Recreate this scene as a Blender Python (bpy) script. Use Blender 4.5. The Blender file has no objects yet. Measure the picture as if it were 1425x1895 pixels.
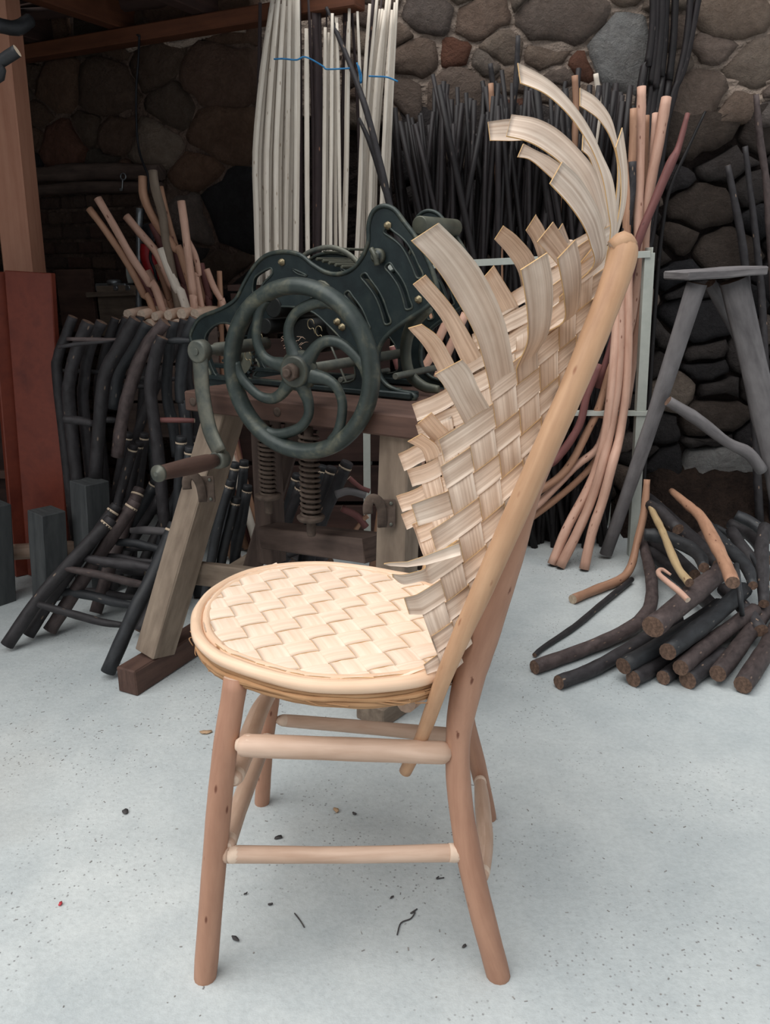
import bpy, math, random
import numpy as np
from mathutils import Vector, Matrix
rnd = random.Random(11)
scene = bpy.context.scene
COL = scene.collection

# ------------------------------------------------------------------ camera
FPX, CX, CY, CAMH, PITCH = 1500.0, 712.5, 947.5, 1.05, math.radians(17.0)
cam_d = bpy.data.cameras.new('camera'); cam = bpy.data.objects.new('camera', cam_d); COL.objects.link(cam)
cam_d.sensor_fit = 'VERTICAL'; cam_d.sensor_height = 24.0; cam_d.lens = 24.0*FPX/1895.0
cam_d.clip_start = 0.02
cam.location = (0, 0, CAMH); cam.rotation_euler = (math.pi/2-PITCH, 0, 0)
scene.camera = cam
# ------------------------------------------------------------------ light
w = bpy.data.worlds.new('world'); scene.world = w; w.use_nodes = True
bg = w.node_tree.nodes['Background']; bg.inputs[0].default_value = (0.90, 0.95, 1.0, 1); bg.inputs[1].default_value = 0.50
def sun(name, direction, strength, angle, color):
    d = bpy.data.lights.new(name, 'SUN'); d.energy = strength; d.angle = math.radians(angle); d.color = color
    o = bpy.data.objects.new(name, d); COL.objects.link(o)
    o.rotation_euler = Vector(direction).to_track_quat('-Z', 'Y').to_euler(); o.location = (0, 0, 4)
sun('overcast_sun', (0.40, 0.30, -1.0), 3.45, 70, (1.0, 0.985, 0.96))
scene.view_settings.view_transform = 'Standard'; scene.view_settings.look = 'None'
scene.view_settings.gamma = 1; scene.view_settings.use_curve_mapping = False
scene.view_settings.exposure = 0.0

# ------------------------------------------------------------------ geometry of the view (where things stand)
sp, cp = math.sin(PITCH), math.cos(PITCH)
def ray(u, v):
    a, b = (u-CX)/FPX, -(v-CY)/FPX
    return Vector((a, cp+b*sp, -sp+b*cp))
def P(u, v, Y):
    d = ray(u, v); return Vector((0, 0, CAMH))+d*(Y/d.y)
def G(u, v, z=0.0):
    d = ray(u, v); return Vector((0, 0, CAMH))+d*((z-CAMH)/d.z)
def PL(u, v, o, n):                       # on the vertical plane through o with normal n
    d = ray(u, v); c = Vector((0, 0, CAMH)); return c+d*((o-c).dot(n)/d.dot(n))
def PX(px, Y): return px*Y/FPX*1.02
def proj(p):
    q = p-Vector((0, 0, CAMH)); dep = q.y*cp-q.z*sp; up = q.y*sp+q.z*cp
    return CX+FPX*q.x/dep, CY-FPX*up/dep
def crop(ox, oy, s):
    return lambda x, y: (ox+x/s, oy+y/s)
# ------------------------------------------------------------------ mesh helpers
def tag(o, label=None, cat=None, group=None, kind=None):
    if label: o['label'] = label
    if cat: o['category'] = cat
    if group: o['group'] = group
    if kind: o['kind'] = kind
    return o
def empty(name, loc, label=None, cat=None, group=None, kind=None):
    o = bpy.data.objects.new(name, None); COL.objects.link(o); o.location = loc; o.empty_display_size = 0.05
    return tag(o, label, cat, group, kind)
def wloc(o):
    v = Vector(o.location)
    while o.parent: o = o.parent; v += Vector(o.location)
    return v
def mk(name, verts, faces, mats, parent=None, fm=None, uv=None, smooth=True, label=None, cat=None, group=None, kind=None, keep=False):
    """one mesh object from world-space vertices; its origin goes to its base"""
    V = [Vector(p) for p in verts]
    xs = [p.x for p in V]; ys = [p.y for p in V]; zs = [p.z for p in V]
    loc = Vector(((min(xs)+max(xs))/2, (min(ys)+max(ys))/2, min(zs)))
    me = bpy.data.meshes.new(name)
    me.from_pydata([(p-loc)[:] for p in V], [], faces)
    if not isinstance(mats, (list, tuple)): mats = [mats]
    for m in mats: me.materials.append(m)
    if fm: me.polygons.foreach_set('material_index', fm)
    if smooth is True: me.polygons.foreach_set('use_smooth', [True]*len(faces))
    elif smooth: me.polygons.foreach_set('use_smooth', smooth)
    if uv is not None:
        l = me.uv_layers.new(name='uv'); flat = []
        for f in uv:
            for c in f: flat += [c[0], c[1]]
        l.data.foreach_set('uv', flat)
    me.update()
    o = bpy.data.objects.new(name, me); COL.objects.link(o)
    if parent:
        o.parent = parent; o.location = loc-wloc(parent)
    else: o.location = loc
    return tag(o, label, cat, group, kind)
def cat_rom(pts, per=6, closed=False):
    pts = [tuple(p) for p in pts]; n = len(pts)
    if n < 3 and not closed:
        a, b = pts[0], pts[-1]
        return [tuple(x+(y-x)*k/per for x, y in zip(a, b)) for k in range(per+1)]
    out = []; segs = n if closed else n-1
    for i in range(segs):
        if closed: p0, p1, p2, p3 = pts[(i-1) % n], pts[i], pts[(i+1) % n], pts[(i+2) % n]
        else:
            p1, p2 = pts[i], pts[i+1]
            p0 = pts[i-1] if i else tuple(2*a-b for a, b in zip(p1, p2))
            p3 = pts[i+2] if i+2 < n else tuple(2*b-a for a, b in zip(p1, p2))
        for k in range(per):
            t = k/per; t2 = t*t; t3 = t2*t
            out.append(tuple(0.5*(2*b+(c-a)*t+(2*a-5*b+4*c-d)*t2+(-a+3*b-3*c+d)*t3) for a, b, c, d in zip(p0, p1, p2, p3)))
    if not closed: out.append(pts[-1])
    return out
def tube_data(pts, rad, seg=8, per=5, closed=False, knots=0.0, flat=None, R=rnd, smooth_path=True, tilt=0.0):
    """verts, faces, uvs, face materials (0 side, 1 end) of a tapering tube"""
    n = len(pts)
    if not isinstance(rad, (list, tuple)): rad = [rad]*n
    if len(rad) != n: rad = [rad[0]+(rad[-1]-rad[0])*i/(n-1) for i in range(n)]
    q = [tuple(p)+(r,) for p, r in zip(pts, rad)]
    if smooth_path: q = cat_rom(q, per, closed)
    C = [Vector(a[:3]) for a in q]; Rr = [a[3] for a in q]; m = len(C)
    T = []
    for i in range(m):
        a = C[i-1] if (i or closed) else C[i]; b = C[(i+1) % m] if (i < m-1 or closed) else C[i]
        t = (b-a); T.append(t.normalized() if t.length > 1e-9 else Vector((0, 0, 1)))
    ref = Vector((0, 0, 1)) if abs(T[0].z) < 0.8 else Vector((0, 1, 0))
    if flat is not None: ref = Vector(flat[2])
    N = (ref-T[0]*ref.dot(T[0])).normalized(); verts = []; L = [0.0]
    ph = [R.uniform(0, 6.28) for _ in range(4)]
    for i in range(m):
        N = (N-T[i]*N.dot(T[i])).normalized(); B = T[i].cross(N)
        if i: L.append(L[-1]+(C[i]-C[i-1]).length)
        r = Rr[i]
        if knots: r *= 1+knots*math.sin(L[-1]*55+ph[0])*0.5+knots*R.uniform(-.6, .6)
        for k in range(seg):
            a = 2*math.pi*k/seg+tilt; rr = r*(1+(knots*0.6*math.sin(2*a+ph[1]+L[-1]*20) if knots else 0))
            fx, fy = (flat[0], flat[1]) if flat is not None else (1, 1)
            verts.append(C[i]+N*math.cos(a)*rr*fx+B*math.sin(a)*rr*fy)
    faces, uvs, fm, sm = [], [], [], []; off = R.uniform(0, 50)
    mm = m if closed else m-1
    for i in range(mm):
        j = (i+1) % m; l0 = L[i]+off; l1 = (L[i+1] if i+1 < m else L[i]+(C[0]-C[i]).length)+off
        for k in range(seg):
            k2 = (k+1) % seg; w0 = k/seg*6.28*Rr[i]+off; w1 = (k+1)/seg*6.28*Rr[i]+off
            faces.append((i*seg+k, i*seg+k2, j*seg+k2, j*seg+k)); uvs.append(((l0, w0), (l0, w1), (l1, w1), (l1, w0))); fm.append(0); sm.append(True)
    if not closed:
        for i, rev in ((0, True), (m-1, False)):
            f = [i*seg+k for k in range(seg)]
            if rev: f = f[::-1]
            faces.append(tuple(f)); fm.append(1); sm.append(False)
            uvs.append([(Rr[i]*math.cos(6.28*k/seg)*4, Rr[i]*math.sin(6.28*k/seg)*4) for k in range(seg)])
    return verts, faces, uvs, fm, sm
def tube(name, pts, rad, mats, parent=None, seg=8, per=5, closed=False, knots=0.0, flat=None, smooth_path=True, **kw):
    v, f, uv, fm, sm = tube_data(pts, rad, seg, per, closed, knots, flat, smooth_path=smooth_path)
    if not isinstance(mats, (list, tuple)): mats = [mats]
    if len(mats) == 1: fm = None
    return mk(name, v, f, list(mats), parent, fm, uv, smooth=sm, **kw)
def join_data(parts):
    V, F, U, M, S = [], [], [], [], []
    for v, f, u, m, s in parts:
        o = len(V); V += list(v); F += [tuple(i+o for i in ff) for ff in f]; U += list(u); M += list(m); S += list(s)
    return V, F, U, M, S
def box_data(p0, p1, w, h, up=(0, 0, 1), bev=0.0, w1=None, h1=None, jit=0.0):
    """chamfered bar from p0 to p1, w across, h along up"""
    p0, p1 = Vector(p0), Vector(p1); T = (p1-p0).normalized(); up = Vector(up)
    U = (up-T*up.dot(T)).normalized(); S = T.cross(U); w1 = w1 or w; h1 = h1 or h
    b = bev
    def ring(c, ww, hh, ins):
        x, y = ww/2-ins, hh/2-ins; bb = max(b-ins, 0.0003) if b else 0.0003
        pts = [(-x+bb, -y), (x-bb, -y), (x, -y+bb), (x, y-bb), (x-bb, y), (-x+bb, y), (-x, y-bb), (-x, -y+bb)]
        return [c+S*(a+rnd.uniform(-jit, jit))+U*(d+rnd.uniform(-jit, jit)) for a, d in pts]
    n = 4 if jit else 1
    rings = []
    if b: rings.append(ring(p0, w, h, b*0.8))
    for i in range(n+1):
        t = i/n; c = p0+(p1-p0)*t
        if b and i == 0: c = c+T*b*0.8
        if b and i == n: c = c-T*b*0.8
        rings.append(ring(c, w+(w1-w)*t, h+(h1-h)*t, 0))
    if b: rings.append(ring(p1, w1, h1, b*0.8))
    V = [p for r in rings for p in r]; F, UV, M, Sm = [], [], [], []
    ax = rnd.uniform(0, 30); per = [0, w-2*b, w, w+h-2*b, w+h, 2*w+h-2*b, 2*w+h, 2*w+2*h-2*b, 2*w+2*h]
    for i in range(len(rings)-1):
        l0 = (rings[i][0]-p0).dot(T)+ax; l1 = (rings[i+1][0]-p0).dot(T)+ax
        for k in range(8):
            k2 = (k+1) % 8; F.append((i*8+k, i*8+k2, i*8+8+k2, i*8+8+k))
            UV.append(((l0, per[k]+ax), (l0, per[k+1]+ax), (l1, per[k+1]+ax), (l1, per[k]+ax))); M.append(0); Sm.append(False)
    for i, rev in ((0, True), (len(rings)-1, False)):
        f = [i*8+k for k in range(8)]; F.append(tuple(f[::-1] if rev else f)); M.append(1); Sm.append(False)
        UV.append([((rings[i][k]-p0).dot(S)*3, (rings[i][k]-p0).dot(U)*3) for k in range(8)])
    return V, F, UV, M, Sm
def bar(name, p0, p1, w, h, mats, parent=None, up=(0, 0, 1), bev=0.002, w1=None, h1=None, jit=0.0, **kw):
    v, f, uv, fm, sm = box_data(p0, p1, w, h, up, bev, w1, h1, jit)
    if not isinstance(mats, (list, tuple)): mats = [mats]
    if len(mats) == 1: fm = None
    return mk(name, v, f, list(mats), parent, fm, uv, smooth=False, **kw)
def joined(name, parts, mats, parent=None, **kw):
    V, F, U, M, S = join_data(parts)
    if not isinstance(mats, (list, tuple)): mats = [mats]
    return mk(name, V, F, list(mats), parent, M if len(mats) > 1 else None, U, smooth=S, **kw)
def lathe_data(c, axis, prof, seg=20):
    """prof: (distance along axis, radius)"""
    c = Vector(c); A = Vector(axis).normalized(); ref = Vector((0, 0, 1)) if abs(A.z) < .9 else Vector((1, 0, 0))
    N = (ref-A*ref.dot(A)).normalized(); B = A.cross(N); V = []; F = []; U = []; M = []; S = []
    for d, r in prof:
        for k in range(seg):
            a = 2*math.pi*k/seg; V.append(c+A*d+(N*math.cos(a)+B*math.sin(a))*max(r, 1e-4))
    for i in range(len(prof)-1):
        for k in range(seg):
            k2 = (k+1) % seg; F.append((i*seg+k, i*seg+k2, i*seg+seg+k2, i*seg+seg+k)); M.append(0); S.append(True)
            U.append(((prof[i][0], k*.01), (prof[i][0], k*.01+.01), (prof[i+1][0], k*.01+.01), (prof[i+1][0], k*.01)))
    for i, rev in ((0, True), (len(prof)-1, False)):
        f = [i*seg+k for k in range(seg)]; F.append(tuple(f[::-1] if rev else f)); M.append(0); S.append(False); U.append([(0, 0)]*seg)
    return V, F, U, M, S

# ------------------------------------------------------------------ materials
def rgb(r, g, b):
    f = lambda c: (c/255/12.92 if c/255 <= .04045 else ((c/255+.055)/1.055)**2.4)
    return (f(r), f(g), f(b), 1)
def new_mat(name):
    m = bpy.data.materials.new(name); m.use_nodes = True; nt = m.node_tree
    return m, nt, nt.nodes['Principled BSDF']
def nd(nt, t, **kw):
    n = nt.nodes.new(t)
    for k, v in kw.items():
        if k in n.inputs: n.inputs[k].default_value = v
        else: setattr(n, k, v)
    return n
def ramp(nt, fac, stops):
    r = nt.nodes.new('ShaderNodeValToRGB'); e = r.color_ramp.elements
    e[0].position, e[0].color = stops[0]; e[1].position, e[1].color = stops[-1]
    for p, c in stops[1:-1]:
        x = e.new(p); x.color = c
    nt.links.new(fac, r.inputs[0]); return r.outputs[0]
def mixc(nt, fac, a, b, mode='MIX'):
    m = nt.nodes.new('ShaderNodeMix'); m.data_type = 'RGBA'; m.blend_type = mode
    for sock, val in ((m.inputs[0], fac), (m.inputs[6], a), (m.inputs[7], b)):
        if hasattr(val, 'is_linked'): nt.links.new(val, sock)
        else: sock.default_value = val
    return m.outputs[2]
def coords(nt, kind, scale):
    tc = nt.nodes.new('ShaderNodeTexCoord'); mp = nt.nodes.new('ShaderNodeMapping')
    nt.links.new(tc.outputs[kind], mp.inputs[0]); mp.inputs['Scale'].default_value = scale
    return mp.outputs[0]
def noise(nt, vec, scale, detail=4, rough=.55, dist=0.0):
    n = nd(nt, 'ShaderNodeTexNoise', Scale=scale, Detail=detail, Roughness=rough, Distortion=dist)
    if vec is not None: nt.links.new(vec, n.inputs['Vector'])
    return n.outputs[0]
def bump(nt, bsdf, h, strength, dist):
    b = nd(nt, 'ShaderNodeBump', Strength=strength, Distance=dist); nt.links.new(h, b.inputs['Height']); nt.links.new(b.outputs[0], bsdf.inputs['Normal'])
def vary(nt, col, amt):
    """per-object brightness differences"""
    oi = nt.nodes.new('ShaderNodeObjectInfo'); mr = nd(nt, 'ShaderNodeMapRange'); nt.links.new(oi.outputs['Random'], mr.inputs[0])
    mr.inputs[3].default_value = 1-amt; mr.inputs[4].default_value = 1+amt
    hsv = nt.nodes.new('ShaderNodeHueSaturation'); nt.links.new(mr.outputs[0], hsv.inputs['Value']); nt.links.new(col, hsv.inputs['Color'])
    return hsv.outputs[0]
def wood(name, light, dark, ring=90, along=4, rough=.65, amt=.12, spots=None, bmp=.25, spec=.3, streak=.5):
    """grain runs along u of the UV map, in metres"""
    m, nt, b = new_mat(name)
    v = coords(nt, 'UV', (along, ring, 1)); g = noise(nt, v, 1.0, 5, .6, .4)
    v2 = coords(nt, 'UV', (14, 30, 1)); g2 = noise(nt, v2, 1.0, 3)
    c = ramp(nt, g, [(.5-streak*.4, dark), (.5+streak*.25, light)])
    c = mixc(nt, .35, c, ramp(nt, g2, [(.3, dark), (.75, light)]))
    if spots:
        sv = coords(nt, 'UV', (16, 45, 1)); vo = nd(nt, 'ShaderNodeTexVoronoi', Scale=1.0); nt.links.new(sv, vo.inputs['Vector'])
        s = ramp(nt, vo.outputs['Distance'], [(.06, (1, 1, 1, 1)), (.13, (0, 0, 0, 1))]); c = mixc(nt, s, c, spots)
    c = vary(nt, c, amt); nt.links.new(c, b.inputs['Base Color'])
    b.inputs['Roughness'].default_value = rough; b.inputs['Specular IOR Level'].default_value = spec
    bump(nt, b, g, bmp, .002); return m
def blotch(name, c1, c2, scale=8, rough=.8, bmp=.4, bd=.004, amt=.1, metal=0, spec=.3, c3=None, kind='Object', fine=60, edge=None):
    m, nt, b = new_mat(name); v = coords(nt, kind, (1, 1, 1))
    n = noise(nt, v, scale, 6, .6, .3); f = noise(nt, v, fine, 4, .6)
    st = [(.3, c1), (.7, c2)] if c3 is None else [(.3, c1), (.52, c2), (.72, c3)]
    c = ramp(nt, n, st); c = mixc(nt, .25, c, ramp(nt, f, [(.35, c1), (.7, c2)]))
    if edge is not None:
        ge = nt.nodes.new('ShaderNodeNewGeometry'); e = ramp(nt, ge.outputs['Pointiness'], [(.51, (0, 0, 0, 1)), (.58, (1, 1, 1, 1))])
        k = nd(nt, 'ShaderNodeMath', operation='MULTIPLY'); nt.links.new(e, k.inputs[0]); nt.links.new(n, k.inputs[1])
        c = mixc(nt, k.outputs[0], c, edge)
    if amt: c = vary(nt, c, amt)
    nt.links.new(c, b.inputs['Base Color']); b.inputs['Roughness'].default_value = rough; b.inputs['Metallic'].default_value = metal
    b.inputs['Specular IOR Level'].default_value = spec
    h = nd(nt, 'ShaderNodeMath', operation='ADD'); nt.links.new(n, h.inputs[0]); nt.links.new(f, h.inputs[1])
    bump(nt, b, h.outputs[0], bmp, bd); return m

M = {}
M['splint'] = wood('ash_splint', rgb(248, 230, 212), rgb(172, 144, 122), ring=230, along=1.0, rough=.55, amt=.05, bmp=.15, streak=.6)
M['splint_edge'] = wood('splint_edge', rgb(214, 178, 128), rgb(186, 148, 98), ring=60)
M['seatsplint'] = wood('seat_splint', rgb(246, 226, 206), rgb(228, 198, 172), ring=110, along=1.5, rough=.5, amt=.02, bmp=.1)  # paler than the back splints; strong light on the seat held in the colour
M['peeled'] = wood('peeled_chestnut', rgb(180, 138, 114), rgb(148, 108, 88), ring=35, along=5, rough=.55, amt=.04, spots=rgb(110, 70, 54), bmp=.15)
M['pole'] = wood('peeled_pole', rgb(202, 162, 128), rgb(162, 122, 92), ring=40, along=4, rough=.5, amt=.05, spots=rgb(150, 104, 76), bmp=.15)
M['rung'] = wood('peeled_rung', rgb(208, 180, 160), rgb(172, 140, 118), ring=45, along=4, rough=.55, amt=.08, bmp=.2)
M['cutend'] = wood('cut_end', rgb(222, 200, 180), rgb(190, 165, 145), ring=20, along=20, rough=.7)
M['rim'] = wood('seat_rim', rgb(240, 210, 182), rgb(206, 170, 140), ring=50, along=3, rough=.45, amt=.05, spots=rgb(160, 116, 84), bmp=.2)
M['hoop'] = wood('rough_hoop', rgb(200, 158, 118), rgb(140, 98, 62), ring=160, along=8, rough=.8, bmp=1.0, streak=.8)
M['bark'] = wood('dark_bark', rgb(58, 55, 57), rgb(32, 29, 30), ring=40, along=25, rough=.6, amt=.3, spots=rgb(128, 108, 92), bmp=.7, spec=.35)
M['barkbrown'] = wood('brown_bark', rgb(90, 78, 76), rgb(48, 40, 40), ring=40, along=25, rough=.65, amt=.25, spots=rgb(124, 104, 92), bmp=.8)
M['barkblue'] = wood('blue_grey_bark', rgb(52, 54, 57), rgb(31, 31, 33), ring=40, along=22, rough=.55, amt=.2, spots=rgb(104, 98, 92), bmp=.7, spec=.4)
M['rodbark'] = wood('rod_bark', rgb(38, 32, 33), rgb(19, 16, 17), ring=60, along=20, rough=.55, amt=.35, bmp=.5, spec=.35, spots=rgb(76, 66, 64))
M['logend'] = wood('log_end', rgb(128, 102, 86), rgb(70, 55, 48), ring=30, along=30, rough=.85)
M['paleend'] = wood('pale_end', rgb(214, 196, 172), rgb(176, 152, 128), ring=30, along=30, rough=.8)
M['pinkrod'] = wood('pink_rod', rgb(212, 172, 152), rgb(178, 136, 116), ring=40, along=6, rough=.55, amt=.12, spots=rgb(120, 74, 60), bmp=.2)
M['brownrod'] = wood('brown_rod', rgb(184, 142, 116), rgb(142, 104, 82), ring=40, along=6, rough=.6, amt=.14, spots=rgb(100, 64, 50), bmp=.2)
M['redrod'] = wood('red_rod', rgb(130, 84, 80), rgb(92, 56, 54), ring=40, along=6, rough=.6, amt=.1, spots=rgb(80, 50, 48), bmp=.25)
M['lath'] = wood('peeled_lath', rgb(238, 228, 214), rgb(200, 186, 170), ring=50, along=1.5, rough=.6, amt=.1, spots=rgb(160, 140, 120), bmp=.2)
M['lathbark'] = wood('lath_bark', rgb(70, 58, 58), rgb(44, 36, 38), ring=60, along=6, rough=.7, amt=.2, spots=rgb(150, 110, 90), bmp=.3)
M['post'] = wood('planed_post', rgb(186, 136, 112), rgb(164, 112, 90), ring=40, along=2, rough=.6, amt=.03, bmp=.1)
M['redplank'] = blotch('red_stained_plank', rgb(96, 40, 30), rgb(124, 58, 42), 5, .45, .1, .001, 0, spec=.4, c3=rgb(74, 32, 27))
M['beam'] = wood('ceiling_beam', rgb(116, 70, 48), rgb(80, 48, 34), ring=30, along=2, rough=.75)
M['board'] = wood('ceiling_board', rgb(70, 50, 44), rgb(42, 30, 28), ring=30, along=2, rough=.85, amt=.25)
M['oldwood'] = wood('grey_old_wood', rgb(148, 132, 116), rgb(84, 70, 60), ring=28, along=3, rough=.85, amt=.1, bmp=1.0, streak=.8)
M['benchtop'] = wood('brown_bench_wood', rgb(100, 76, 66), rgb(58, 42, 38), ring=28, along=3, rough=.75, amt=.1, bmp=.9, streak=.8)
M['darkwood'] = wood('dark_bench_wood', rgb(98, 82, 74), rgb(58, 46, 42), ring=28, along=3, rough=.8, amt=.1, bmp=.6)
M['greywood'] = wood('weathered_wood', rgb(128, 124, 124), rgb(70, 66, 68), ring=24, along=2.5, rough=.9, amt=.1, bmp=1.0, streak=.7)
M['block'] = wood('dark_painted_block', rgb(84, 86, 86), rgb(52, 54, 56), ring=26, along=3, rough=.85, amt=.12, bmp=.4)
M['iron'] = blotch('green_black_iron', rgb(18, 27, 29), rgb(32, 44, 45), 14, .42, .25, .0015, 0, metal=.2, spec=.5, c3=rgb(54, 62, 58), edge=rgb(120, 118, 100))
M['ironworn'] = blotch('worn_iron', rgb(74, 80, 78), rgb(108, 108, 98), 20, .5, .3, .001, .0, metal=.4, c3=rgb(126, 122, 108))
M['brass'] = blotch('dull_bolt', rgb(120, 108, 84), rgb(160, 148, 120), 40, .4, .2, .001, 0, metal=.6)
M['irondark'] = blotch('dark_iron', rgb(16, 18, 18), rgb(34, 36, 34), 20, .5, .2, .001, 0, metal=.2)  # darker iron for the rollers and drums between the frames
M['rust'] = blotch('rusty_iron', rgb(66, 54, 48), rgb(106, 92, 82), 30, .8, .6, .002, 0, metal=.2)
M['rackpaint'] = blotch('pale_grey_paint', rgb(168, 172, 164), rgb(190, 192, 184), 12, .5, .1, .001, .03)
M['ironlip'] = blotch('rubbed_iron_edge', rgb(34, 44, 44), rgb(58, 66, 62), 20, .45, .2, .001, 0, metal=.25, spec=.5, c3=rgb(112, 110, 92))
M['yellowstick'] = wood('yellowish_stick', rgb(190, 166, 128), rgb(150, 124, 90), ring=40, along=6, rough=.6, amt=.05, spots=rgb(120, 90, 66), bmp=.3)
M['soot'] = blotch('sooty_earth', rgb(30, 24, 22), rgb(58, 46, 40), 14, .95, 1.0, .03, 0, spec=.1)
# ------------------------------------------------------------------ setting materials
def stone_mat(name, stops, amt=.25):
    m, nt, b = new_mat(name); v = coords(nt, 'Object', (1, 1, 1))
    oi = nt.nodes.new('ShaderNodeObjectInfo'); add = nd(nt, 'ShaderNodeVectorMath', operation='MULTIPLY_ADD')
    cmb = nt.nodes.new('ShaderNodeCombineXYZ')
    for i in range(3): nt.links.new(oi.outputs['Random'], cmb.inputs[i])
    nt.links.new(cmb.outputs[0], add.inputs[0]); add.inputs[1].default_value = (40, 23, 61); nt.links.new(v, add.inputs[2])
    n = noise(nt, add.outputs[0], 11, 9, .72, .8); f = noise(nt, add.outputs[0], 48, 6, .75)
    base = ramp(nt, oi.outputs['Random'], stops)
    c = mixc(nt, ramp(nt, n, [(.3, (0, 0, 0, 1)), (.75, (1, 1, 1, 1))]), mixc(nt, 1.0, base, (.62, .58, .56, 1), 'MULTIPLY'), base)
    c = mixc(nt, .45, c, mixc(nt, 1.0, c, ramp(nt, f, [(.3, (.5, .5, .5, 1)), (.7, (1.25, 1.2, 1.15, 1))]), 'MULTIPLY'))
    nt.links.new(c, b.inputs['Base Color']); b.inputs['Roughness'].default_value = .9; b.inputs['Specular IOR Level'].default_value = .2
    h = nd(nt, 'ShaderNodeMath', operation='ADD'); nt.links.new(n, h.inputs[0]); nt.links.new(f, h.inputs[1])
    bump(nt, b, h.outputs[0], 1.0, .045); return m
M['st_tan'] = stone_mat('tan_wall_stone', [(0, rgb(156, 144, 134)), (.3, rgb(178, 160, 144)), (.55, rgb(160, 140, 126)), (.8, rgb(138, 130, 126)), (1, rgb(174, 150, 134))])
M['st_dark'] = stone_mat('dark_wall_stone', [(0, rgb(74, 72, 76)), (.4, rgb(92, 86, 84)), (.7, rgb(60, 60, 64)), (1, rgb(104, 92, 84))])
M['st_blue'] = stone_mat('pale_blue_stone', [(0, rgb(188, 188, 186)), (1, rgb(176, 176, 176))])
M['st_red'] = stone_mat('reddish_stone', [(0, rgb(150, 106, 88)), (1, rgb(140, 104, 90))])
M['st_brown'] = stone_mat('brown_wall_stone', [(0, rgb(146, 114, 98)), (.35, rgb(122, 108, 96)), (.7, rgb(156, 120, 98)), (1, rgb(106, 100, 92))])  # brown stone, its tone also lowered for the shade under the loft
M['mortar'] = blotch('wall_mortar', rgb(132, 118, 108), rgb(176, 158, 144), 7, .95, 1.0, .02, 0, spec=.1)
M['mortardark'] = blotch('dark_wall_joint', rgb(34, 30, 30), rgb(66, 56, 52), 7, .95, 1.0, .02, 0, spec=.1)
M['mortarbrown'] = blotch('brown_wall_mortar', rgb(74, 60, 54), rgb(128, 108, 96), 7, .95, 1.0, .02, 0, spec=.1)  # brown mortar, darkened too to carry the loft's shade
M['brick'] = stone_mat('old_brick', [(0, rgb(118, 90, 80)), (.5, rgb(104, 88, 80)), (1, rgb(136, 112, 98))])

def floor_mat():
    m, nt, b = new_mat('pale_concrete'); v = coords(nt, 'Object', (1, 1, 1))
    n = noise(nt, v, 1.6, 6, .6, .5); n2 = noise(nt, v, 9, 7, .7); n3 = noise(nt, v, 90, 4, .7)
    c = ramp(nt, n, [(.3, rgb(174, 181, 183)), (.7, rgb(201, 205, 204))])
    c = mixc(nt, .5, c, mixc(nt, 1.0, c, ramp(nt, n2, [(.3, (.78, .80, .81, 1)), (.65, (1.05, 1.05, 1.04, 1))]), 'MULTIPLY'))
    c = mixc(nt, .35, c, mixc(nt, 1.0, c, ramp(nt, n3, [(.3, (.7, .7, .7, 1)), (.6, (1.05, 1.05, 1.05, 1))]), 'MULTIPLY'))
    # small dark pits, in drifts
    vo = nd(nt, 'ShaderNodeTexVoronoi', Scale=90.0); nt.links.new(v, vo.inputs['Vector']); vo.inputs['Randomness'].default_value = 1
    pit = ramp(nt, vo.outputs['Distance'], [(.10, (1, 1, 1, 1)), (.22, (0, 0, 0, 1))])
    dr = ramp(nt, noise(nt, v, 3.2, 6, .7), [(.44, (0, 0, 0, 1)), (.60, (1, 1, 1, 1))])
    k = nd(nt, 'ShaderNodeMath', operation='MULTIPLY'); nt.links.new(pit, k.inputs[0]); nt.links.new(dr, k.inputs[1])
    c = mixc(nt, k.outputs[0], c, rgb(132, 132, 132))
    # a faint ochre stain
    st = ramp(nt, noise(nt, v, 1.1, 3, .5), [(.62, (0, 0, 0, 1)), (.74, (.35, .35, .35, 1))]); c = mixc(nt, st, c, rgb(172, 160, 146))
    nt.links.new(c, b.inputs['Base Color']); b.inputs['Roughness'].default_value = .75; b.inputs['Specular IOR Level'].default_value = .25
    h = nd(nt, 'ShaderNodeMath', operation='ADD'); nt.links.new(n2, h.inputs[0]); nt.links.new(n3, h.inputs[1])
    bump(nt, b, h.outputs[0], .35, .004); return m
M['floor'] = floor_mat()

def slab(name, x0, x1, y0, y1, z0, z1, mat, **kw):
    v = [(x, y, z) for z in (z0, z1) for x, y in ((x0, y0), (x1, y0), (x1, y1), (x0, y1))]
    f = [(3, 2, 1, 0), (4, 5, 6, 7), (0, 1, 5, 4), (1, 2, 6, 5), (2, 3, 7, 6), (3, 0, 4, 7)]
    return mk(name, v, f, mat, smooth=False, **kw)
slab('floor', -4, 4, -3, 5, -.1, 0, M['floor'], kind='structure')

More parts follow.
